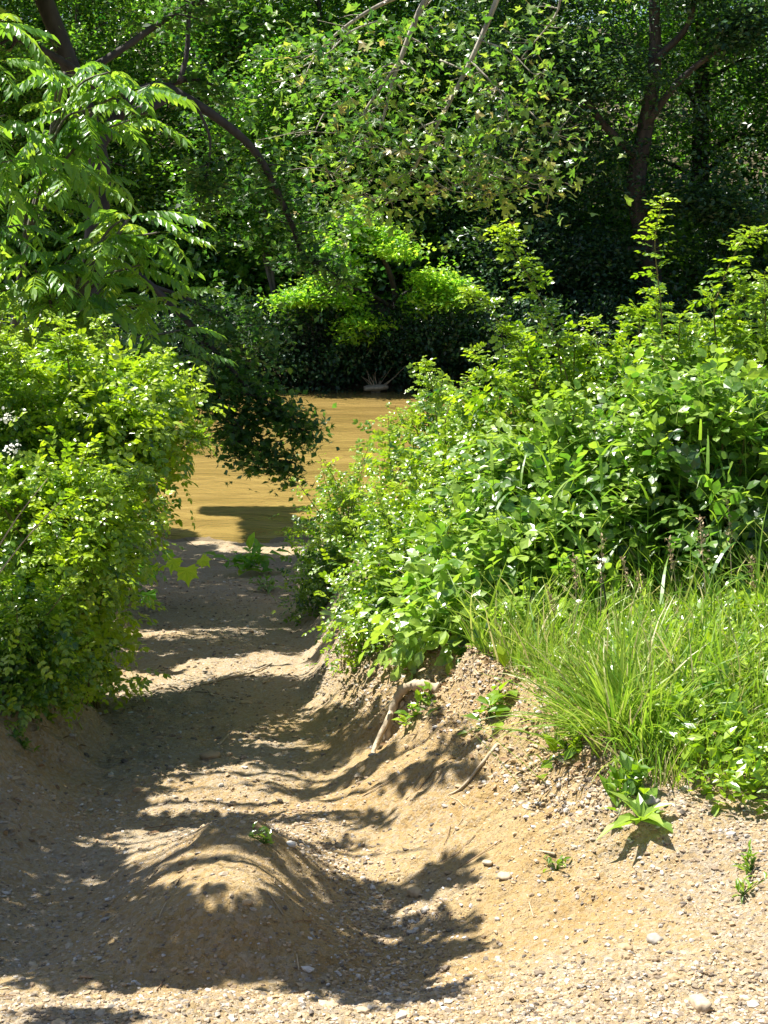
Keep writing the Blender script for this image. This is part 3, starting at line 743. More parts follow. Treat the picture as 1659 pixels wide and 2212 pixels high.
# sycamore hanging in from above the water
sy = sprays([(330, 20, 40, 25), (400, 40, 45, 30), (460, 30, 45, 25), (520, 30, 40, 22), (440, 95, 35, 20), (500, 70, 30, 14), (360, 110, 30, 25), (400, 140, 30, 20), (460, 130, 26, 12), (480, 180, 35, 10), (380, 190, 30, 20), (520, 182, 20, 3), (430, 185, 25, 15), (470, 150, 30, 10)], 23, 11, seed=9)
SY0 = np.array([5.6, 19.2, 0]); SY0[2] = float(ground_z(5.6, 19.2, False)) - .2
explicit_tree('sycamore_tree', 'sycamore with pale yellowish lobed leaves and bare twigs hanging in at the top centre',
    [([list(SY0), [5.8, 19.3, 4], [5.5, 19.8, 8], [5, 20, 12]], .3, .15, 0),
     ([[5.6, 19.6, 7.5], [4, 21, 9.6], rx(520, -60, 23), rx(440, -20, 23), rx(400, 60, 23), rx(380, 130, 23)], .1, .02, .5),
     ([rx(520, -60, 23), rx(480, 40, 23), rx(440, 120, 23), rx(400, 190, 23), rx(370, 215, 23)], .05, .008, .6),
     ([rx(470, 60, 23), rx(505, 100, 22.6), rx(498, 128, 22.6)], .02, .005, .8),
     ([rx(430, 140, 23), rx(465, 160, 22.8), rx(500, 178, 22.8), rx(548, 176, 22.8)], .018, .004, .7),
     ([rx(440, -20, 23), rx(370, 10, 23), rx(320, 50, 23), rx(300, 90, 23)], .04, .01, .6),
     ([rx(400, 60, 23), rx(360, 120, 23), rx(340, 180, 23)], .03, .006, .7),
     ([rx(425, 170, 22.9), rx(450, 190, 22.7), rx(500, 196, 22.7)], .015, .004, .6),
     ([rx(520, -60, 23), rx(560, 0, 23), rx(520, 60, 23)], .03, .008, .6)] +
    [([rx(a, b, 23), rx(a + c * .5, b + 12, 22.8), rx(a + c * .9, b + 34, 22.6), rx(a + c * 1.15, b + 26, 22.5)], .016, .005, .25) for a, b, c in
     ((400, 60, -50), (400, 110, 40), (440, 60, 50), (440, 120, -55), (400, 150, 60), (370, 140, -40), (480, 40, 60), (505, 100, 50), (380, 20, -60), (430, 165, -60), (470, 150, 70), (340, 100, -30))],
    2300, (.10, .22), .52, SYCA, BARKP, 45, PALM_T, .36, sy, .8, jit=.75, cr=.35)

# walnut saplings with drooping feathery leaves on the left
def walnut(label, base, tips, seed, per=8, L=(.26, .42), tint=.5):
    r = np.random.default_rng(seed); base = np.array(base, float); base[2] = float(ground_z(base[0], base[1], False)) - .05
    root = thing('walnut_tree', base, label, 'tree', 'walnut trees on the left bank'); st = MB(); lf = MB()
    tips = [np.array(t) for t in tips]; top = max(tips, key=lambda t: t[2])
    tr = branch(st, [base, base * .6 + top * .4 + np.array([-.15, 0, .3]), top], .045, .012, 7, 8)
    for t in tips:
        cand = tr[tr[:, 2] < t[2] - .05]
        s0 = cand[-1] if len(cand) else tr[3]
        s0 = tr[max(2, np.argmin(np.abs(tr[:, 2] - (t[2] - .45))))]
        b = branch(st, [s0, (s0 + t) / 2 + np.array([0, 0, .12]), t], .014, .006, 5, 5)
        n = per; a = r.uniform(0, 2 * pi) + np.arange(n) * 2.4
        el = r.uniform(-.35, .65, n)
        X = np.stack([np.cos(a), np.sin(a), el], 1); pos = np.stack([b[-1 - (i % 4)] for i in range(n)])
        Z = np.array([0, 0, 1.]) + r.normal(size=(n, 3)) * .18
        sz = r.uniform(*L, n); ti = np.clip(tint + r.normal(0, .2, n), 0, 1); g = r.integers(0, len(WALN_T), n)
        for j in range(len(WALN_T)):
            s_ = g == j; lf.inst(WALN_T[j], pos[s_], X[s_], Z[s_], sz[s_], ti[s_])
    st.build('trunk', STEM if False else BARK, root, smooth=True, loc=base); lf.build('crown', PINN, root, loc=base)
walnut('walnut tree cut by the left border, leaves drooping in tiers', [-3.6, 9.6, 0],
       [rx(-5, 20, 9.6), rx(0, 60, 9.6), rx(5, 115, 9.5), rx(15, 160, 9.6), rx(-10, 240, 9.6), rx(20, 225, 9.2), rx(10, 290, 9.4)], 51)
walnut('walnut tree whose sprays spread highest under the dark bough', [-2.6, 10.2, 0],
       [rx(65, 72, 10.2), rx(110, 72, 10.1), rx(150, 85, 10.3), rx(85, 110, 10), rx(45, 130, 10.2), rx(130, 120, 10.4), rx(60, 165, 10), rx(100, 175, 10.5), rx(30, 195, 10)], 52)
walnut('walnut tree with the bright low spray beside the maple foliage', [-2.4, 9.4, 0],
       [rx(130, 215, 9.6), rx(160, 232, 9.6), rx(110, 235, 9.4), rx(70, 255, 9.3), rx(85, 285, 9.2), rx(140, 265, 9.8), rx(35, 270, 9.2), rx(60, 300, 9.2), rx(110, 300, 9.6), rx(20, 325, 9.4), rx(160, 300, 10)], 53, tint=.58)
walnut('dark walnut sapling low behind the left sunlit bushes', [-2.4, 11.2, 0],
       [rx(60, 330, 11.2), rx(110, 340, 11.2), rx(150, 335, 11.3), rx(180, 330, 11.5), rx(190, 355, 11.5), rx(20, 350, 11.2), rx(150, 365, 11.4)], 54, tint=.3)

# ------------------------------------------------------------------ far bank shrubs, forest behind
r_ = np.random.default_rng(91)
labs = ['far-bank shrub at the water line behind the maple foliage', 'far-bank shrub left of the pale driftwood', 'far-bank shrub right over the pale driftwood',
        'far-bank shrub above the right end of the visible water', 'dark far-bank shrub behind the tall rose shoots', 'dark far-bank shrub under the forked trunk',
        'dark far-bank shrub right of the forked trunk', 'dark far-bank shrub at the right border', 'far-bank shrub at the left border behind the walnuts', 'far-bank shrub below the twin slender stems']
xs_ = [-7.5, -1.6, 1.0, 3.6, 6.2, 8.8, 11.4, 14.0, -11, -4.4]
for i, (x, lab) in enumerate(zip(xs_, labs)):
    y = 41.5 + r_.uniform(-.2, .5)
    z = float(ground_z(x, y, False))
    bush('waterside_shrub', lab, 'shrub', (x, y, max(z, .2) + 1.2), (1.9, 1.2, 1.15), 200 + i, 8000, [rhomb(.34, .1)], SHADEL, (.10, .17), 150, .32,
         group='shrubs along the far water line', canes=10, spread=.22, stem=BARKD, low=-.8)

r_ = np.random.default_rng(92)
lf = MB()
n = 120000
cx = r_.uniform(-34, 34, 2100); cy = np.where(np.arange(2100) < 600, r_.uniform(46.5, 56, 2100), 57 + 40 * r_.random(2100) ** 1.5); cx[:600] *= .6
hz = ground_z(cx, cy, False); cz = hz + np.where(np.arange(2100) < 600, r_.uniform(.2, 2.2, 2100), r_.random(2100) * 11)
w = r_.integers(0, 2100, n)
pos = np.stack([cx, cy, cz], 1)[w] + r_.normal(size=(n, 3)) * np.array([.9, .9, .6])
lf.inst(rhomb(.36, .1), pos, r_.normal(size=(n, 3)), np.array([0, 0, 1.]) + r_.normal(size=(n, 3)) * .6, r_.uniform(.2, .4, n), np.clip(.5 + .2 * r_.normal(size=2100)[w] + .15 * r_.normal(size=n), 0, 1))
tag(lf.build('distant_forest', FARL), 'unbroken woodland on the slope behind the far-bank trees', 'forest', kind='stuff')

# ------------------------------------------------------------------ unseen trees added beside the path, leaves placed to cast its shadows
# shadow patches on the ground, (x, y, half-width, half-height) measured on the photograph
SH = [(80, 935, 200, 46), (250, 925, 130, 44), (345, 962, 85, 20), (60, 880, 120, 60), (110, 800, 130, 60), (200, 790, 90, 40), (395, 985, 60, 9), (70, 1012, 45, 10),
      (400, 930, 75, 7), (425, 950, 60, 7), (375, 890, 55, 8), (445, 870, 28, 14), (330, 905, 40, 30), 
      (300, 770, 110, 24), (230, 725, 160, 24), (360, 750, 90, 12), (430, 775, 70, 8), (380, 715, 80, 8), (450, 745, 40, 8), (250, 690, 90, 5), (130, 705, 60, 10), (330, 820, 60, 5), (340, 840, 50, 5),
      (200, 655, 120, 18), (250, 630, 100, 20), (190, 610, 80, 20), (230, 580, 90, 20), (225, 560, 110, 34), (235, 610, 90, 30), (245, 518, 130, 16), (40, 740, 90, 60), (50, 800, 80, 34)]
LIT = [(215, 862, 94, 26), (270, 868, 50, 14), (310, 890, 30, 8), (120, 838, 60, 7), (50, 870, 60, 5), (180, 735, 60, 6), (180, 757, 80, 5), (270, 745, 60, 4), (430, 722, 60, 7), (300, 800, 60, 5), (330, 832, 60, 7), (340, 930, 50, 5), (205, 692, 110, 8), (220, 670, 60, 4)]
def shade_at(px, py):
    s = np.zeros(px.shape, bool); l = s.copy()
    wob = 14 * vn(px * .03, py * .06, 2)
    for a, b, c, d in SH: s |= ((px - a) / c) ** 2 + ((py - b - wob * .3) / d) ** 2 < 1
    for a, b, c, d in LIT: l |= ((px - a) / (c * 1.05)) ** 2 + ((py - b - wob * .4 - (px - a) * .06) / (d * 1.45)) ** 2 < 1
    return s & ~l
def proj(q):
    y = q[..., 1]; z = q[..., 2] - CAMZ
    d = y * cos(PITCH) - z * sin(PITCH); v = (y * sin(PITCH) + z * cos(PITCH)) / d
    return 384 + q[..., 0] / d * FPX, 512 - v * FPX
r_ = np.random.default_rng(4)
n = 260000
yy = 2.5 + 20 * r_.random(n) ** 1.25; xx = r_.uniform(-3.6, 1.2, n)
G = np.stack([xx, yy, ground_z(xx, yy, False)], 1)
sx, sy = proj(G)
keep = shade_at(sx, sy) & (sx > -70) & (sx < 520)
keep &= ~((vn(xx * .9 + .3 * yy, yy * 5.2, 1) > .06) & (yy > 4.5) & (yy < 10) & ~((xx < -.95) & (yy < 6)))   # long gaps left open for streaks of light
keep &= (G[:, 1] < 16.5) | (vn(xx * 1.3, yy * .8, 6) > -.12)
keep &= (G[:, 1] > 7) | (r_.random(n) < 1.0)
# ground that the left bushes and the walnuts shade by themselves needs nothing above it
def crosses(G, c, rad):
    o = (G - c) / rad; d = SUN / rad
    B = (o * d).sum(1); A = (d * d).sum(); C_ = (o * o).sum(1) - 1
    return B * B - A * C_ > 0
for c, rad in ((cb(80, 430, 7.1), (.5, .6, .5)), (cb(138, 425, 7.6), (.4, .6, .45)), (cb(55, 545, 6.2), (.42, .5, .45)), (cb(18, 650, 5.7), (.2, .25, .3)), (cb(-20, 450, 6.7), (.4, .5, .6)),
               (np.array([-2.35, 9.8, 5.0]), (1.0, .7, 1.3))):
    keep &= ~crosses(G, c, np.array(rad))
G = G[keep]; sx = sx[keep]; sy = sy[keep]
h = np.where(G[:, 1] < 9, 2.5 + .3 * vn(sx * .02, sy * .03, 4), 5.5 + 2 * vn(sx * .02, sy * .03, 4)) + r_.normal(0, .12, len(G))
Q = G + (SUN / SUN[2])[None] * h[:, None]
for _ in range(36):
    bx, by = proj(Q); bad = (by > -30) & (bx > -30)
    h = h + .15 * bad; Q = G + (SUN / SUN[2])[None] * h[:, None]
bx, by = proj(Q); Q = Q[(by < -30) | (bx < -30)]
pts = Q[r_.random(len(Q)) < np.where(Q[:, 1] < 10, .9, np.where(G[(by < -30) | (bx < -30)][:, 1] > 18, .8, .4))]
print('shade leaves', len(pts), len(G))
r_ = np.random.default_rng(14)
def shade_tree(label, base, sel, seed, lsz):  # unseen tree, crown shaped by the shadow patches it should cast
    r = np.random.default_rng(seed); base = np.array(base, float); base[2] = float(ground_z(base[0], base[1], False)) - .1
    root = thing('added_shade_tree', base, label, 'tree', 'unseen trees added to shade the path'); st = MB(); lf = MB()
    c = sel.mean(0); top = np.array([c[0] * .6 + base[0] * .4, c[1] * .6 + base[1] * .4, sel[:, 2].max() + .6])
    tr = branch(st, [base, base * .5 + top * .5 + np.array([-.2, 0, .2]), top], .12, .05, 9, 9)
    order = sel[r.permutation(len(sel))[:26]]
    for t in order:
        s0 = tr[r.integers(len(tr) // 3, len(tr))]
        branch(st, [s0, (s0 + t) / 2 + np.array([0, 0, .15]), t], .014, .004, 5, 5)
    if lsz[0] < .05:  # thin branches added up the sun rays to cast the shadow streaks
        for pix, rad_ in (([(110, 852), (170, 838), (225, 832), (270, 846), (330, 866)], .013), ([(120, 878), (190, 858), (240, 856), (290, 880), (370, 905)], .015), ([(140, 866), (200, 848), (255, 852), (300, 868)], .009),
                          ([(370, 925), (400, 905), (440, 880), (468, 850)], .03), ([(330, 850), (380, 856), (430, 848)], .012), ([(380, 945), (430, 935), (478, 912)], .024), ([(300, 800), (400, 780), (480, 735)], .02), ([(280, 770), (380, 755), (470, 712)], .02), ([(60, 730), (180, 742), (330, 745)], .014)):
            gg = np.array([hit(*p) for p in pix]); hh = 2.5
            while True:
                qq = gg + (SUN / SUN[2])[None] * hh; b1, b2 = proj(qq)
                if (b2 < -25).all() or hh > 7: break
                hh += .15
            branch(st, list(qq), rad_, rad_ * .5, 5, 6)
            branch(st, [tr[len(tr) // 2], (tr[len(tr) // 2] + qq[0]) / 2 + np.array([0, 0, .2]), qq[0]], .02, rad_, 5, 6)
    n = len(sel)
    lf.inst(leaflet(.3, .05, .08), sel + r.normal(size=(n, 3)) * .015, r.normal(size=(n, 3)), SUN + r.normal(size=(n, 3)) * .45, r.uniform(*lsz, n), r.random(n))
    lf.inst(leaflet(.3, .05, .08), sel + r.normal(size=(n, 3)) * .03, r.normal(size=(n, 3)), SUN + r.normal(size=(n, 3)) * .45, r.uniform(*lsz, n), r.random(n))
    st.build('trunk', BARK, root, smooth=True, loc=base); lf.build('crown', SHRUB, root, loc=base)
m1 = pts[:, 1] < 8.2
shade_tree('unseen tree added outside the left border, leaves placed to shade the near part of the path', [-5.2, 6.2, 0], pts[m1], 1, (.04, .075))
shade_tree('unseen tree added outside the left border, leaves placed to shade the far part of the path', [-5.6, 10.5, 0], pts[~m1], 2, (.07, .12))

# ------------------------------------------------------------------ grass and low plants on the right bank
def grass_field(name, n, region, L, tmpl, mat, tint, seed, jitter=.35, lean=None):
    r = np.random.default_rng(seed); P_ = []
    xs = r.uniform(region[0], region[1], n * 3); ys = r.uniform(region[2], region[3], n * 3)
    rt = np.interp(ys, YR, XRF) + np.interp(ys, YR, WR)
    keep = (xs > rt - .06 + .25 * vn(xs * 4, ys * 4, 3)) & (ys > 4.02 - .25 * ss((xs - .6) / .4) + .25 * vn(xs * 4, ys * 0, 2)) & (vn(xs * 6, ys * 6, 5) > -.25)
    xs, ys = xs[keep][:n], ys[keep][:n]; m = len(xs)
    pos = np.stack([xs, ys, ground_z(xs, ys) - .01], 1)
    a = r.uniform(0, 2 * pi, m)
    X = np.stack([np.cos(a), np.sin(a), 0 * a], 1)
    if lean is not None: X = X * .8 + np.array(lean)
    Z = np.array([0, 0, 1.]) + r.normal(size=(m, 3)) * jitter * .5
    # blade templates stand along z and lean along x
    sz = r.uniform(*L, m) * (1 + .5 * vn(xs * 2, ys * 2, 6)); ti = np.clip(tint + .22 * r.normal(size=m), 0, 1); ti = np.where(r.random(m) < .10, .97, ti)
    g = r.integers(0, len(tmpl), m); mbb = MB()
    for j in range(len(tmpl)):
        s_ = g == j
        Xn = X[s_] - Z[s_] * (np.sum(X[s_] * Z[s_], 1) / np.sum(Z[s_] ** 2, 1))[:, None]
        mbb.inst(tmpl[j], pos[s_], Xn, Z[s_], sz[s_], ti[s_])
    return mbb
g1 = grass_field('grass', 17000, (.3, 2.6, 4.0, 6.6), (.08, .24), BLADE_T, GRASS, .45, 61, lean=(-.3, -.3, 0))
g2 = grass_field('grass', 3200, (.25, 2.4, 4.3, 6.4), (.2, .44), BLADE_T, GRASS, .6, 64, jitter=.5, lean=(-.2, -.1, 0))
g1.v += g2.v; g1.t += g2.t; g1.f4 += [f + g1.n for f in g2.f4]; g1.n += g2.n
tag(g1.build('grass', GRASS), 'yellow green grass covering the top of the right bank', 'grass', kind='stuff')
# broad-leaved ground cover
r_ = np.random.default_rng(62); n = 14000
xs = r_.uniform(.5, 2.4, n); ys = r_.uniform(3.75, 5.6, n)
rt = np.interp(ys, YR, XRF) + np.interp(ys, YR, WR)
k = (xs > rt + .12 + .3 * vn(xs * 3, ys * 3, 1)) & (ys > 4.05 - .28 * ss((xs - .6) / .35) + .25 * vn(xs * 5, ys * 0, 4)) & (vn(xs * 3, ys * 3, 2) > -.22)
xs, ys = xs[k], ys[k]; m = len(xs)
mbb = MB(); pos = np.stack([xs, ys, ground_z(xs, ys) + r_.uniform(.01, .14, m)], 1)
mbb.inst(leaflet(.22, .05, .1), pos, r_.normal(size=(m, 3)) * np.array([1, 1, .6]), np.array([0, -.15, 1.]) + r_.normal(size=(m, 3)) * .5, r_.uniform(.02, .06, m), np.clip(.68 + .2 * r_.normal(size=m), 0, 1))
tag(mbb.build('ground_cover', ROSE), 'low broad-leaved weeds between the grass at the right border', 'ground cover', kind='stuff')

def tussock(label, base, n, L, lean, seed, tint=.55, spread=.06):
    r = np.random.default_rng(seed); mbb = MB(); base = np.array(base, float)
    a = r.uniform(0, 2 * pi, n); rad = np.abs(r.normal(0, spread, n))
    pos = np.stack([base[0] + np.cos(a) * rad, base[1] + np.sin(a) * rad, 0 * a], 1); pos[:, 2] = ground_z(pos[:, 0], pos[:, 1]) - .01
    X = np.stack([np.cos(a), np.sin(a), 0 * a], 1) + np.array(lean)
    Z = np.array([0, 0, 1.]) + X * .35 + r.normal(size=(n, 3)) * .30
    Xn = X - Z * (np.sum(X * Z, 1) / np.sum(Z ** 2, 1))[:, None]
    g = r.integers(0, 4, n); sz = r.uniform(*L, n)
    for j in range(4):
        s_ = g == j; mbb.inst(BLADE_T[j], pos[s_], Xn[s_], Z[s_], sz[s_], np.clip(tint + .22 * r.normal(size=s_.sum()), 0, 1))
    base[2] = float(ground_z(base[0], base[1]))
    tag(mbb.build('grass_tussock', GRASS, loc=base), label, 'grass tussock', 'grass tussocks on the right bank')
tussock('large fine-bladed grass tussock arching over the lip of the bare bank', hit(612, 730), 330, (.20, .40), (-.6, -.2, 0), 1, .58, .10)
tussock('grass tussock right of the large arching one', hit(650, 745), 200, (.16, .30), (-.3, -.3, 0), 2, .5, .08)
tussock('grass tussock behind the large arching one, lit pale', hit(620, 690), 240, (.22, .36), (-.4, -.1, 0), 3, .62, .10)
tussock('grass tussock near the right border among low weeds', hit(715, 745), 160, (.15, .28), (.1, -.3, 0), 4, .42, .08)
tussock('bright grass tussock in the middle of the grassy bank top', hit(690, 690), 220, (.2, .34), (-.2, -.2, 0), 5, .6, .10)

# tall reed-like grass stalks
r_ = np.random.default_rng(63)
sx_ = [(492, 470, 600), (520, 455, 610), (548, 430, 600), (575, 520, 660), (540, 500, 620), (602, 455, 640), (628, 420, 640), (655, 430, 650), (648, 500, 680), (680, 470, 680), (700, 440, 660), (725, 480, 690), (745, 430, 690), (590, 560, 700), (665, 590, 730), (712, 560, 730)]
desc = ['leftmost reed stalk, in front of the large pale bramble leaves', 'second reed stalk from the left above the bare bank', 'tall reed stalk third from the left with long drooping blades',
        'short reed stalk at the left edge of the grass', 'reed stalk leaning among the third and fourth ones', 'reed stalk left of the grassy middle', 'tallest reed stalk left of the dark gap in the bushes',
        'reed stalk in front of the dark gap in the bushes', 'low reed stalk under the dark gap', 'reed stalk right of the dark gap', 'reed stalk in front of the rose bush with the tallest shoot',
        'reed stalk second from the right border', 'reed stalk nearest the right border', 'short reed stalk rising from the large tussock', 'short reed stalk between the two pale tussocks', 'short reed stalk above the low weeds']
for i, ((px, pt, pb), lab) in enumerate(zip(sx_, desc)):
    Y = 5.6 + .35 * r_.random() - (.6 if pb > 690 else 0)
    t_ = P(px, pt, Y); b_ = np.array([t_[0] + r_.normal(.05, .04), Y + .05, 0]); b_[2] = float(ground_z(b_[0], b_[1])) - .02
    root = thing('reed_stalk', b_, lab, 'reed', 'reed stalks in the grass')
    st = MB(); sp = branch(st, [b_, (b_ + t_) / 2 + r_.normal(0, .015, 3), t_], .0035, .0015, 5, 6)
    st.build('stem', GRASS, root, loc=b_)
    n = 11; ip = np.linspace(len(sp) * .15, len(sp) - 1, n).astype(int); a = np.arange(n) * pi + r_.uniform(0, 6) + r_.normal(0, .5, n)
    X = np.stack([np.cos(a), np.sin(a), 0 * a], 1); Z = np.array([0, 0, 1.]) + X * .5 + r_.normal(size=(n, 3)) * .1
    Xn = X - Z * (np.sum(X * Z, 1) / np.sum(Z ** 2, 1))[:, None]
    lf = MB(); g = r_.integers(0, 3, n)
    for j in range(3):
        s_ = g == j; lf.inst(REED_T[j], sp[ip][s_], Xn[s_], Z[s_], r_.uniform(.16, .28, s_.sum()), np.clip(.35 + .2 * r_.normal(size=s_.sum()), 0, 1))
    lf.build('blades', GRASS, root, loc=b_)

SK = [(575, 560, 660, 'seed stalk rising from the left edge of the grass'), (602, 540, 690, 'brown dry seed stalk left of the dark dead stem'), (622, 560, 690, 'tan seed stalk with a dense head in the middle of the grass'),
      (640, 575, 700, 'short tan seed stalk beside the dense-headed one'), (668, 540, 690, 'seed stalk in front of the bramble at the middle right'), (700, 520, 700, 'tall seed stalk left of the two at the right border'),
      (728, 500, 700, 'taller one of the two seed stalks at the right border'), (750, 560, 720, 'shorter one of the two seed stalks at the right border'), (548, 590, 690, 'seed stalk leaning out over the bare bank')]
for i, (px, pt, pb, lab) in enumerate(SK):
    Y = 5.1 + .5 * r_.random(); t_ = P(px, pt, Y); b_ = np.array([t_[0] + r_.normal(.03, .04), Y, 0]); b_[2] = float(ground_z(b_[0], b_[1])) - .01
    root = thing('seed_stalk', b_, lab, 'grass stalk', 'dry seed stalks in the grass')
    st = MB(); sp = branch(st, [b_, (b_ + t_) / 2 + r_.normal(0, .01, 3), t_], .0025, .001, 5, 8); st.build('stem', DRY, root, loc=b_)
    n = 70; q = sp[-1 - r_.integers(0, 6, n)] + r_.normal(size=(n, 3)) * .006; hd = MB()
    hd.inst(leaflet(.2, .05, .05), q, r_.normal(size=(n, 3)) + np.array([0, 0, 1.2]), r_.normal(size=(n, 3)), r_.uniform(.008, .018, n), .6 + .4 * r_.random(n)); hd.build('seed_head', LITTER, root, loc=b_)
b_ = np.array(hit(608, 650)); t_ = b_ + np.array([-.03, 0, .30]); st = MB(); branch(st, [b_, (b_ + t_) / 2 + np.array([.01, 0, 0]), t_], .006, .003, 6, 6)
tag(st.build('dead_stalk', BARKD, loc=b_), 'dark dead stem standing in the middle of the grass', 'stem')

# ------------------------------------------------------------------ small single plants
def rosette(name, label, cat, base, n, L, w, seed, mat=ROSE, tint=.6, up=.5, group=None, tmpl=None):
    r = np.random.default_rng(seed); lf = MB()
    if name == 'weed' or name == 'seedling': n = int(n * 2.4); L = (L[0] * .55, L[1] * .75)
    a = np.arange(n) * 2.4 + r.uniform(0, 6)
    X = np.stack([np.cos(a), np.sin(a), r.uniform(0, up * 2, n)], 1); Z = np.array([0, 0, 1.]) + r.normal(size=(n, 3)) * .2
    pos = np.repeat(np.array(base)[None], n, 0) + np.array([0, 0, .01])
    if name != 'dock_plant':
        pos = pos + r.normal(size=(n, 3)) * L[1] * np.array([.5, .5, 0]); pos[:, 2] = ground_z(pos[:, 0], pos[:, 1]) + (.005 if name == 'weed' else .03) + L[1] * .8 * r.random(n); X = X + r.normal(size=(n, 3)) * .4
    if name != 'dock_plant':
        for q in pos: lf.tube(np.array([base, (np.array(base) + q) / 2 + np.array([0, 0, .004]), q]), .0014, 3, .3, cap=False)
    lf.inst(tmpl or leaflet(w, .06, .35), pos, X, Z, r.uniform(*L, n), np.clip(tint + .15 * r.normal(size=n), 0, 1))
    return tag(lf.build(name, mat, loc=base), label, cat, group)
rosette('dock_plant', 'dock plant with long pale leaves at the foot of the bank above the gravel', 'weed', hit(641, 828), 12, (.07, .15), .15, 1, SHRUB, .85, up=.9)
rosette('weed', 'small bright weed growing on the face of the bare right bank', 'weed', hit(569, 750), 14, (.05, .11), .26, 2, up=1.0, tint=.75)
rosette('weed', 'tiny weed below the eroded bank where the gravel begins', 'weed', hit(556, 873), 5, (.025, .05), .2, 3, up=.8)
rosette('weed', 'sparse weed on the gravel near the right border', 'weed', hit(742, 900), 7, (.03, .055), .14, 4, up=.8)
rosette('weed', 'pair of grassy sprouts on the gravel above the sparse weed', 'weed', hit(752, 872), 8, (.03, .06), .12, 5, up=1.2)
rosette('weed', 'tiny green weed in the rut beside the hummock', 'weed', hit(264, 842), 8, (.03, .05), .24, 6, up=.8)
rosette('weed', 'leafy weed at the lip of the bank left of the grass', 'weed', hit(490, 718), 12, (.06, .12), .3, 7, up=.9, tint=.6)
rosette('weed', 'weed hanging from the root stump on the right bank', 'weed', hit(418, 712), 12, (.05, .09), .3, 8, up=.6, tint=.65)
rosette('weed', 'leafy weed under the grass on the low bank beside the dock plant', 'weed', hit(628, 795), 22, (.05, .09), .24, 9, up=1.0, tint=.5)
rosette('weed', 'small weed in the shade on the bare left bank', 'weed', hit(24, 745), 9, (.03, .06), .26, 10, up=.6, tint=.4)

# vine with large lobed leaves across the path's left edge
def vine(label, pts, leaves, seed, mat=LIMEL):
    base = np.array(pts[0]); root = thing('grape_vine', base, label, 'vine'); st = MB(); sp = branch(st, pts, .004, .0015, 5, 6); st.build('stems', STEM, root, loc=base)
    lf = MB(); r = np.random.default_rng(seed)
    for p, s, ti in leaves:
        lf.inst(palmate(5, .62), np.array([p]), np.array([[r.normal(0, .5), -.3, -.7]]), np.array([[.1 + r.normal(0, .2), -.8, .55]]), s, [ti])
    lf.build('foliage', mat, root, loc=base)
vine('grape vine with large bright lobed leaves hanging beside the left edge of the path', [cb(130, 590, 8.2), cb(150, 545, 7.9), cb(175, 535, 7.8), cb(198, 548, 7.7)],
     [(cb(186, 562, 7.6), .15, .95), (cb(176, 554, 7.65), .13, .8), (cb(198, 556, 7.6), .10, .95), (cb(150, 560, 7.9), .15, .1), (cb(147, 588, 7.9), .12, .1), (cb(165, 550, 7.8), .09, .5)], 2)
rosette('seedling', 'pale green seedling on the dark path near the water', 'weed', hit(250, 575) + np.array([0, 0, .05]), 26, (.12, .3), .22, 12, LIMEL, .6, up=.5)
rosette('seedling', 'small seedling on the path just below the larger pale one', 'weed', hit(268, 592), 16, (.06, .14), .22, 13, SHRUB, .7, up=.4)

# white blossom on the left border bush
for (px, py, lab) in ((8, 418, 'upper cluster of white blossom at the left border'), (12, 448, 'lower cluster of white blossom at the left border')):
    r = np.random.default_rng(px); lf = MB(); c = cb(px, py, 6.2); n = 34
    lf.inst(leaflet(.42, .05, .05), c + r.normal(size=(n, 3)) * .016, r.normal(size=(n, 3)), np.array([0, -.4, 1.]) + r.normal(size=(n, 3)) * .4, r.uniform(.010, .018, n), r.random(n))
    tag(lf.build('blossom', PETAL, loc=c), lab, 'flowers', 'white blossom clusters')

# dry stalks at the left border
for j, (a, b, lab) in enumerate((((-10, 560), (48, 478), 'upper dry pale stalk slanting across the left bush'), ((-10, 585), (62, 500), 'lower dry pale stalk slanting across the left bush'))):
    st = MB(); p0 = cb(a[0], a[1], 5.5); p1 = cb(b[0], b[1], 5.6)
    branch(st, [p0, (p0 + p1) / 2 + np.array([0, 0, .015]), p1], .0035, .0015, 5, 5)
    tag(st.build('dry_stalk', DRY, loc=p0), lab, 'stalk', 'dry stalks')

# sticks lying on the path and bank
def stick(label, pix, r0, r1, seed):
    st = MB(); pp = [hit(*p) + np.array([0, 0, r0]) for p in pix]
    branch(st, pp, r0, r1, 6, 5); tag(st.build('fallen_stick', DRY, smooth=True, loc=pp[0]), label, 'stick', 'sticks on the ground')
stick('long thin stick lying across the path below the shaded stretch', [(200, 688), (225, 684), (250, 677), (272, 668)], .008, .004, 1)
stick('short twig lying in the shaded hollow of the path', [(218, 740), (228, 732), (240, 722)], .006, .003, 2)
stick('straight pale stick leaning down the bare right bank', [(497, 752), (480, 770), (462, 790), (448, 802)], .007, .003, 3)
stick('small pale forked twig on the gravel below the eroded bank', [(555, 858), (545, 862), (533, 858)], .005, .002, 4)

stick('pale drift stick at the water line, left one of three', [(172, 531), (188, 529), (206, 530)], .022, .012, 5)
stick('pale drift stick at the water line, middle one of three', [(208, 529), (222, 533), (236, 534)], .025, .012, 6)
stick('pale drift stick at the water line, right one of three', [(236, 536), (250, 537), (264, 541)], .02, .01, 7)
stick('curved grey twig on the path near the grape vine', [(205, 556), (225, 560), (246, 556)], .012, .006, 8)
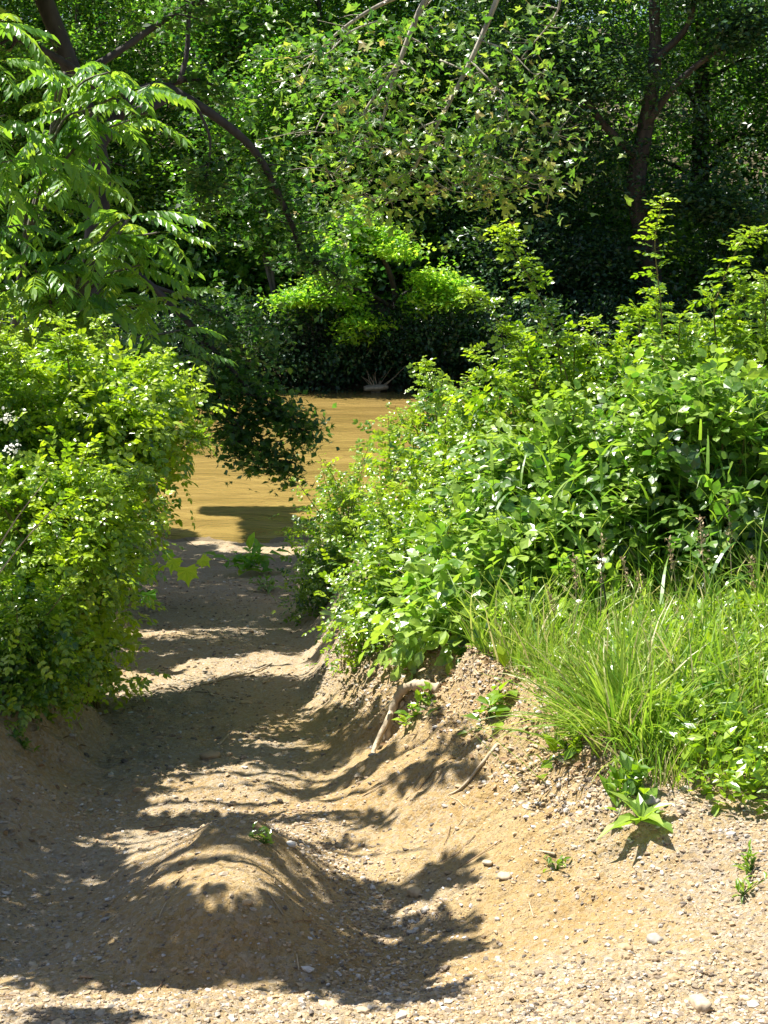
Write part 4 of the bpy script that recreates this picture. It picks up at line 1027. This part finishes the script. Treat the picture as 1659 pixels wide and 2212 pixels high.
# root stump on the right bank and driftwood on the far shore
def blob_rock(name, label, cat, c, rad, seed, mat=STONE, tint=.5, rz=0., sub=3, rough=.3, group=None, bury=.3):
    import bmesh
    bm = bmesh.new(); bmesh.ops.create_icosphere(bm, subdivisions=sub, radius=1)
    V = np.array([v.co[:] for v in bm.verts]); F = np.array([[v.index for v in f.verts] for f in bm.faces]); bm.free()
    s = 1 + rough * (vn(V[:, 0] * 1.3 + seed, V[:, 1] * 1.3 + V[:, 2], seed % 8) * 1.4 + vn(V[:, 0] * 3 + seed, V[:, 1] * 3 + V[:, 2] * 2.1, (seed + 3) % 8) * .7)
    V = np.sign(V) * np.abs(V) ** .85 * s[:, None] * np.array(rad)
    ca, sa = cos(rz), sin(rz); V = np.stack([V[:, 0] * ca - V[:, 1] * sa, V[:, 0] * sa + V[:, 1] * ca, V[:, 2]], 1)
    c = np.array(c, float) + np.array([0, 0, rad[2] * (1 - 2 * bury)])
    mbb = MB(); mbb.add(V + c, F, None, tint)
    return tag(mbb.build(name, mat, smooth=sub > 2, loc=c), label, cat, group)
st = MB(); p0 = hit(386, 728)
rootp = [hit(386, 730) + np.array([0, 0, 0]), hit(392, 715) + np.array([0, 0, .03]), hit(403, 702) + np.array([0, 0, .05]), hit(420, 696) + np.array([0, 0, .05]), hit(440, 690) + np.array([0, .05, .02])]
root = thing('root_stump', p0, 'weathered tan root stump poking out of the right bank under the bushes', 'stump')
rs = spline(rootp, 8); st.tube(rs, .010 + .012 * np.random.default_rng(2).random(len(rs)) + np.linspace(0, .006, len(rs)), 9); st.build('root', DRY, root, smooth=True, loc=p0)
st = MB(); branch(st, [rootp[1], rootp[0] + np.array([-.05, -.1, 0]), hit(380, 750)], .014, .005, 7, 5); st.build('root_end', DRY, root, smooth=True, loc=p0)
dw = P(376, 379, 41.2); dw[2] = .1
blob_rock('driftwood', 'pale driftwood clump at the far water line below the trees', 'driftwood', dw, (.36, .25, .09), 4, DRY, .5, .1)
st = MB(); r_ = np.random.default_rng(3); base = dw.copy()
root = thing('dead_twigs', base, 'tuft of dead pale twigs standing in the far shallows behind the driftwood', 'twigs')
for i in range(14):
    e = base + np.array([r_.normal(0, .4), r_.normal(0, .2), r_.uniform(.2, .8)]); branch(st, [base + np.array([r_.normal(0, .15), 0, -.2]), (base + e) / 2 + r_.normal(0, .05, 3), e], .012, .004, 4, 3)
st.build('twigs', DRY, root, loc=base)

# ------------------------------------------------------------------ stones
ST = [((330, 998), .022, 'flat pale stone below the shaded hummock', .6), ((362, 1003), .02, 'pale stone right beside the flat pale one', .65), ((388, 1015), .016, 'small angular stone in the lower middle of the gravel', .3),
      ((425, 915), .02, 'grey flat stone right of the gully bend', .9), ((290, 842), .024, 'round white stone at the bottom of the gully', 1.0), ((302, 850), .018, 'pale stone touching the round white one', .75),
      ((505, 880), .03, 'pale flat stone near the foot of the eroded bank', .7), ((487, 862), .018, 'round pale stone left of the eroded bank foot', .7), ((652, 805), .03, 'blue grey stone beside the dock plant', .88),
      ((700, 1018), .035, 'large half-buried pale stone at the lower right corner', .7), ((655, 945), .028, 'flat grey stone in the gravel at the right', .88), ((625, 955), .024, 'tan angular stone beside the flat grey one', .5),
      ((540, 975), .018, 'dark stone in the lower gravel', .1), ((80, 918), .018, 'pale stone in shade at the left of the gully', .8), ((100, 1008), .018, 'pale stone on the lit lower left gravel', .75), ((58, 1022), .02, 'tan stone at the lower left border', .6),
      ((190, 875), .018, 'dark stone on the shaded side of the hummock', .2), ((415, 890), .035, 'flat tan slab in the gully right of the hummock', .55), ((246, 706), .035, 'half-buried stone in the shaded hollow of the path', .4), ((210, 757), .06, 'low broad stone hump across the shaded path', .35)]
for i, ((px, py), s, lab, ti) in enumerate(ST):
    r_ = np.random.default_rng(300 + i)
    s *= .72; blob_rock('stone', lab, 'stone', hit(px, py), (s * r_.uniform(.9, 1.3), s * r_.uniform(.7, 1), s * r_.uniform(.4, .6)), 300 + i, STONE, ti, r_.uniform(0, 3), 3, .35, 'stones on the path', .32)
# uncountable gravel
import bmesh
bm = bmesh.new(); bmesh.ops.create_icosphere(bm, subdivisions=1, radius=1)
IV = np.array([v.co[:] for v in bm.verts]); IF = np.array([[v.index for v in f.verts] for f in bm.faces]); bm.free()
r_ = np.random.default_rng(77); gv = MB()
def gravel(n, x0, x1, y0, y1, s0, s1, dens, tmplk):
    xs = r_.uniform(x0, x1, n); ys = y0 + (y1 - y0) * r_.random(n) ** 1.3
    d = dens(xs, ys); k = r_.random(n) < d; xs, ys = xs[k], ys[k]; m = len(xs)
    s = s0 + (s1 - s0) * r_.random(m) ** 3.2
    pos = np.stack([xs, ys, ground_z(xs, ys) + s * .15], 1)
    a = r_.uniform(0, 6.3, m)
    ti = r_.random(m)
    for j, tm in enumerate(tmplk):
        q = (np.arange(m) % len(tmplk)) == j
        gv.inst(tm, pos[q], np.stack([np.cos(a[q]), np.sin(a[q]), .1 * r_.normal(size=q.sum())], 1), np.array([0, 0, 1.]) + r_.normal(size=(q.sum(), 3)) * .3, s[q], ti[q])
tk = []
ico0 = None
bm = bmesh.new(); bmesh.ops.create_icosphere(bm, subdivisions=1, radius=1); bm.free()
for j in range(6):
    sc_ = np.array([r_.uniform(.9, 1.3), r_.uniform(.65, 1.), r_.uniform(.4, .65)])
    Vj = IV * sc_ * (1 + .22 * r_.normal(size=(len(IV), 1)).clip(-1.2, 1.2)); tk.append((Vj, IF, np.zeros((0, 4), int)))
def dens(xs, ys):
    rt = np.interp(ys, YR, XRF) + np.interp(ys, YR, WR)
    d = .25 + .75 * ss((xs - rt + .5) / .5) * ss((4.3 - ys) / .4) + .5 * ss((3.4 - ys) / .4)
    gul = np.exp(-((xs - np.interp(ys, YR, XRF) - .05) / .22) ** 2) * .9
    d = np.maximum(d, gul)
    d *= (.45 + 1.2 * (vn(xs * 2.5, ys * 2.5, 3) + .5))
    mound = np.exp(-((xs + .44) / .3) ** 2 - ((ys - 3.85) / .35) ** 2)
    veg = ((xs > rt + .1) & (ys > 4.3)) 
    face = ss((xs - rt + .85) / .2) * ss((rt + .1 - xs) / .1) * ss((ys - 3.9) / .3)
    return np.where(veg, .02, d * (1 - .9 * np.clip(mound * 1.3, 0, 1)) * (1 - .72 * face))
gravel(120000, -1.6, 1.5, 2.5, 5.2, .0018, .0095, dens, tk)
gravel(4500, -1.6, 1.5, 2.5, 5.2, .006, .017, lambda x, y: dens(x, y) * .35, tk)
gravel(9000, -2.2, .3, 5.2, 13, .004, .018, lambda x, y: .8 * np.exp(-((x - (np.interp(y, YR, XRF) + np.interp(y, YL, XLF)) / 2) / .6) ** 2), tk)
def crumb(xs, ys):
    rt = np.interp(ys, YR, XRF) + np.interp(ys, YR, WR)
    return .9 * np.exp(-((xs - rt + .16) / .14) ** 2) * (.4 + 1.4 * (vn(xs * 5, ys * 5, 2) + .5)) * ss((ys - 3.9) / .3)
gravel(60000, -.6, 1.2, 3.9, 7.5, .003, .013, crumb, tk)
tag(gv.build('gravel', STONE), 'loose pebbles and grit strewn over the clay path', 'gravel', kind='stuff')
# leaf litter and crumbs along the bank lip
r_ = np.random.default_rng(78); n = 4200; ys = r_.uniform(4.1, 8, n)
xs = np.interp(ys, YR, XRF) + np.interp(ys, YR, WR) * r_.normal(.98, .16, n)
lt_ = MB(); pos = np.stack([xs, ys, ground_z(xs, ys) + .006], 1)
lt_.inst(leaflet(.2, .06, .1), pos, r_.normal(size=(n, 3)) * np.array([1, 1, .25]), np.array([0, 0, 1.]) + r_.normal(size=(n, 3)) * .4, r_.uniform(.012, .04, n), r_.random(n))
n = 900; ys = r_.uniform(4.5, 14, n); xs = np.interp(ys, YL, XLF) - np.interp(ys, YL, WL) * r_.normal(.7, .5, n)
pos = np.stack([xs, ys, ground_z(xs, ys) + .006], 1)
lt_.inst(leaflet(.2, .06, .1), pos, r_.normal(size=(n, 3)) * np.array([1, 1, .25]), np.array([0, 0, 1.]) + r_.normal(size=(n, 3)) * .4, r_.uniform(.015, .05, n), r_.random(n))
n = 1500; ys = 3. + 17 * r_.random(n) ** .8; k_ = r_.random(n); xs = np.interp(ys, YL, XLF) * k_ + (np.interp(ys, YR, XRF) + .2) * (1 - k_)
pos = np.stack([xs, ys, ground_z(xs, ys) + .005], 1)
lt_.inst(leaflet(.16, .08, .12), pos, r_.normal(size=(n, 3)) * np.array([1, 1, .2]), np.array([0, 0, 1.]) + r_.normal(size=(n, 3)) * .3, .008 + .022 * r_.random(n) * np.clip(ys / 8, .5, 1.6), r_.random(n))
for _ in range(160):
    y_ = 3.2 + 12 * r_.random() ** 1.2; x_ = r_.uniform(float(np.interp(y_, YL, XLF)), float(np.interp(y_, YR, XRF)) + .5); a_ = r_.uniform(0, 6.3); l_ = r_.uniform(.02, .07)
    q_ = np.array([[x_ + cos(a_) * l_ * t, y_ + sin(a_) * l_ * t + .004 * r_.normal(), 0] for t in (-1, 0, 1)]); q_[:, 2] = ground_z(q_[:, 0], q_[:, 1]) + .004
    lt_.tube(q_, .0018, 4, r_.random())
tag(lt_.build('leaf_litter', LITTER), 'dry brown leaf litter along the lips of the banks', 'leaf litter', kind='stuff')
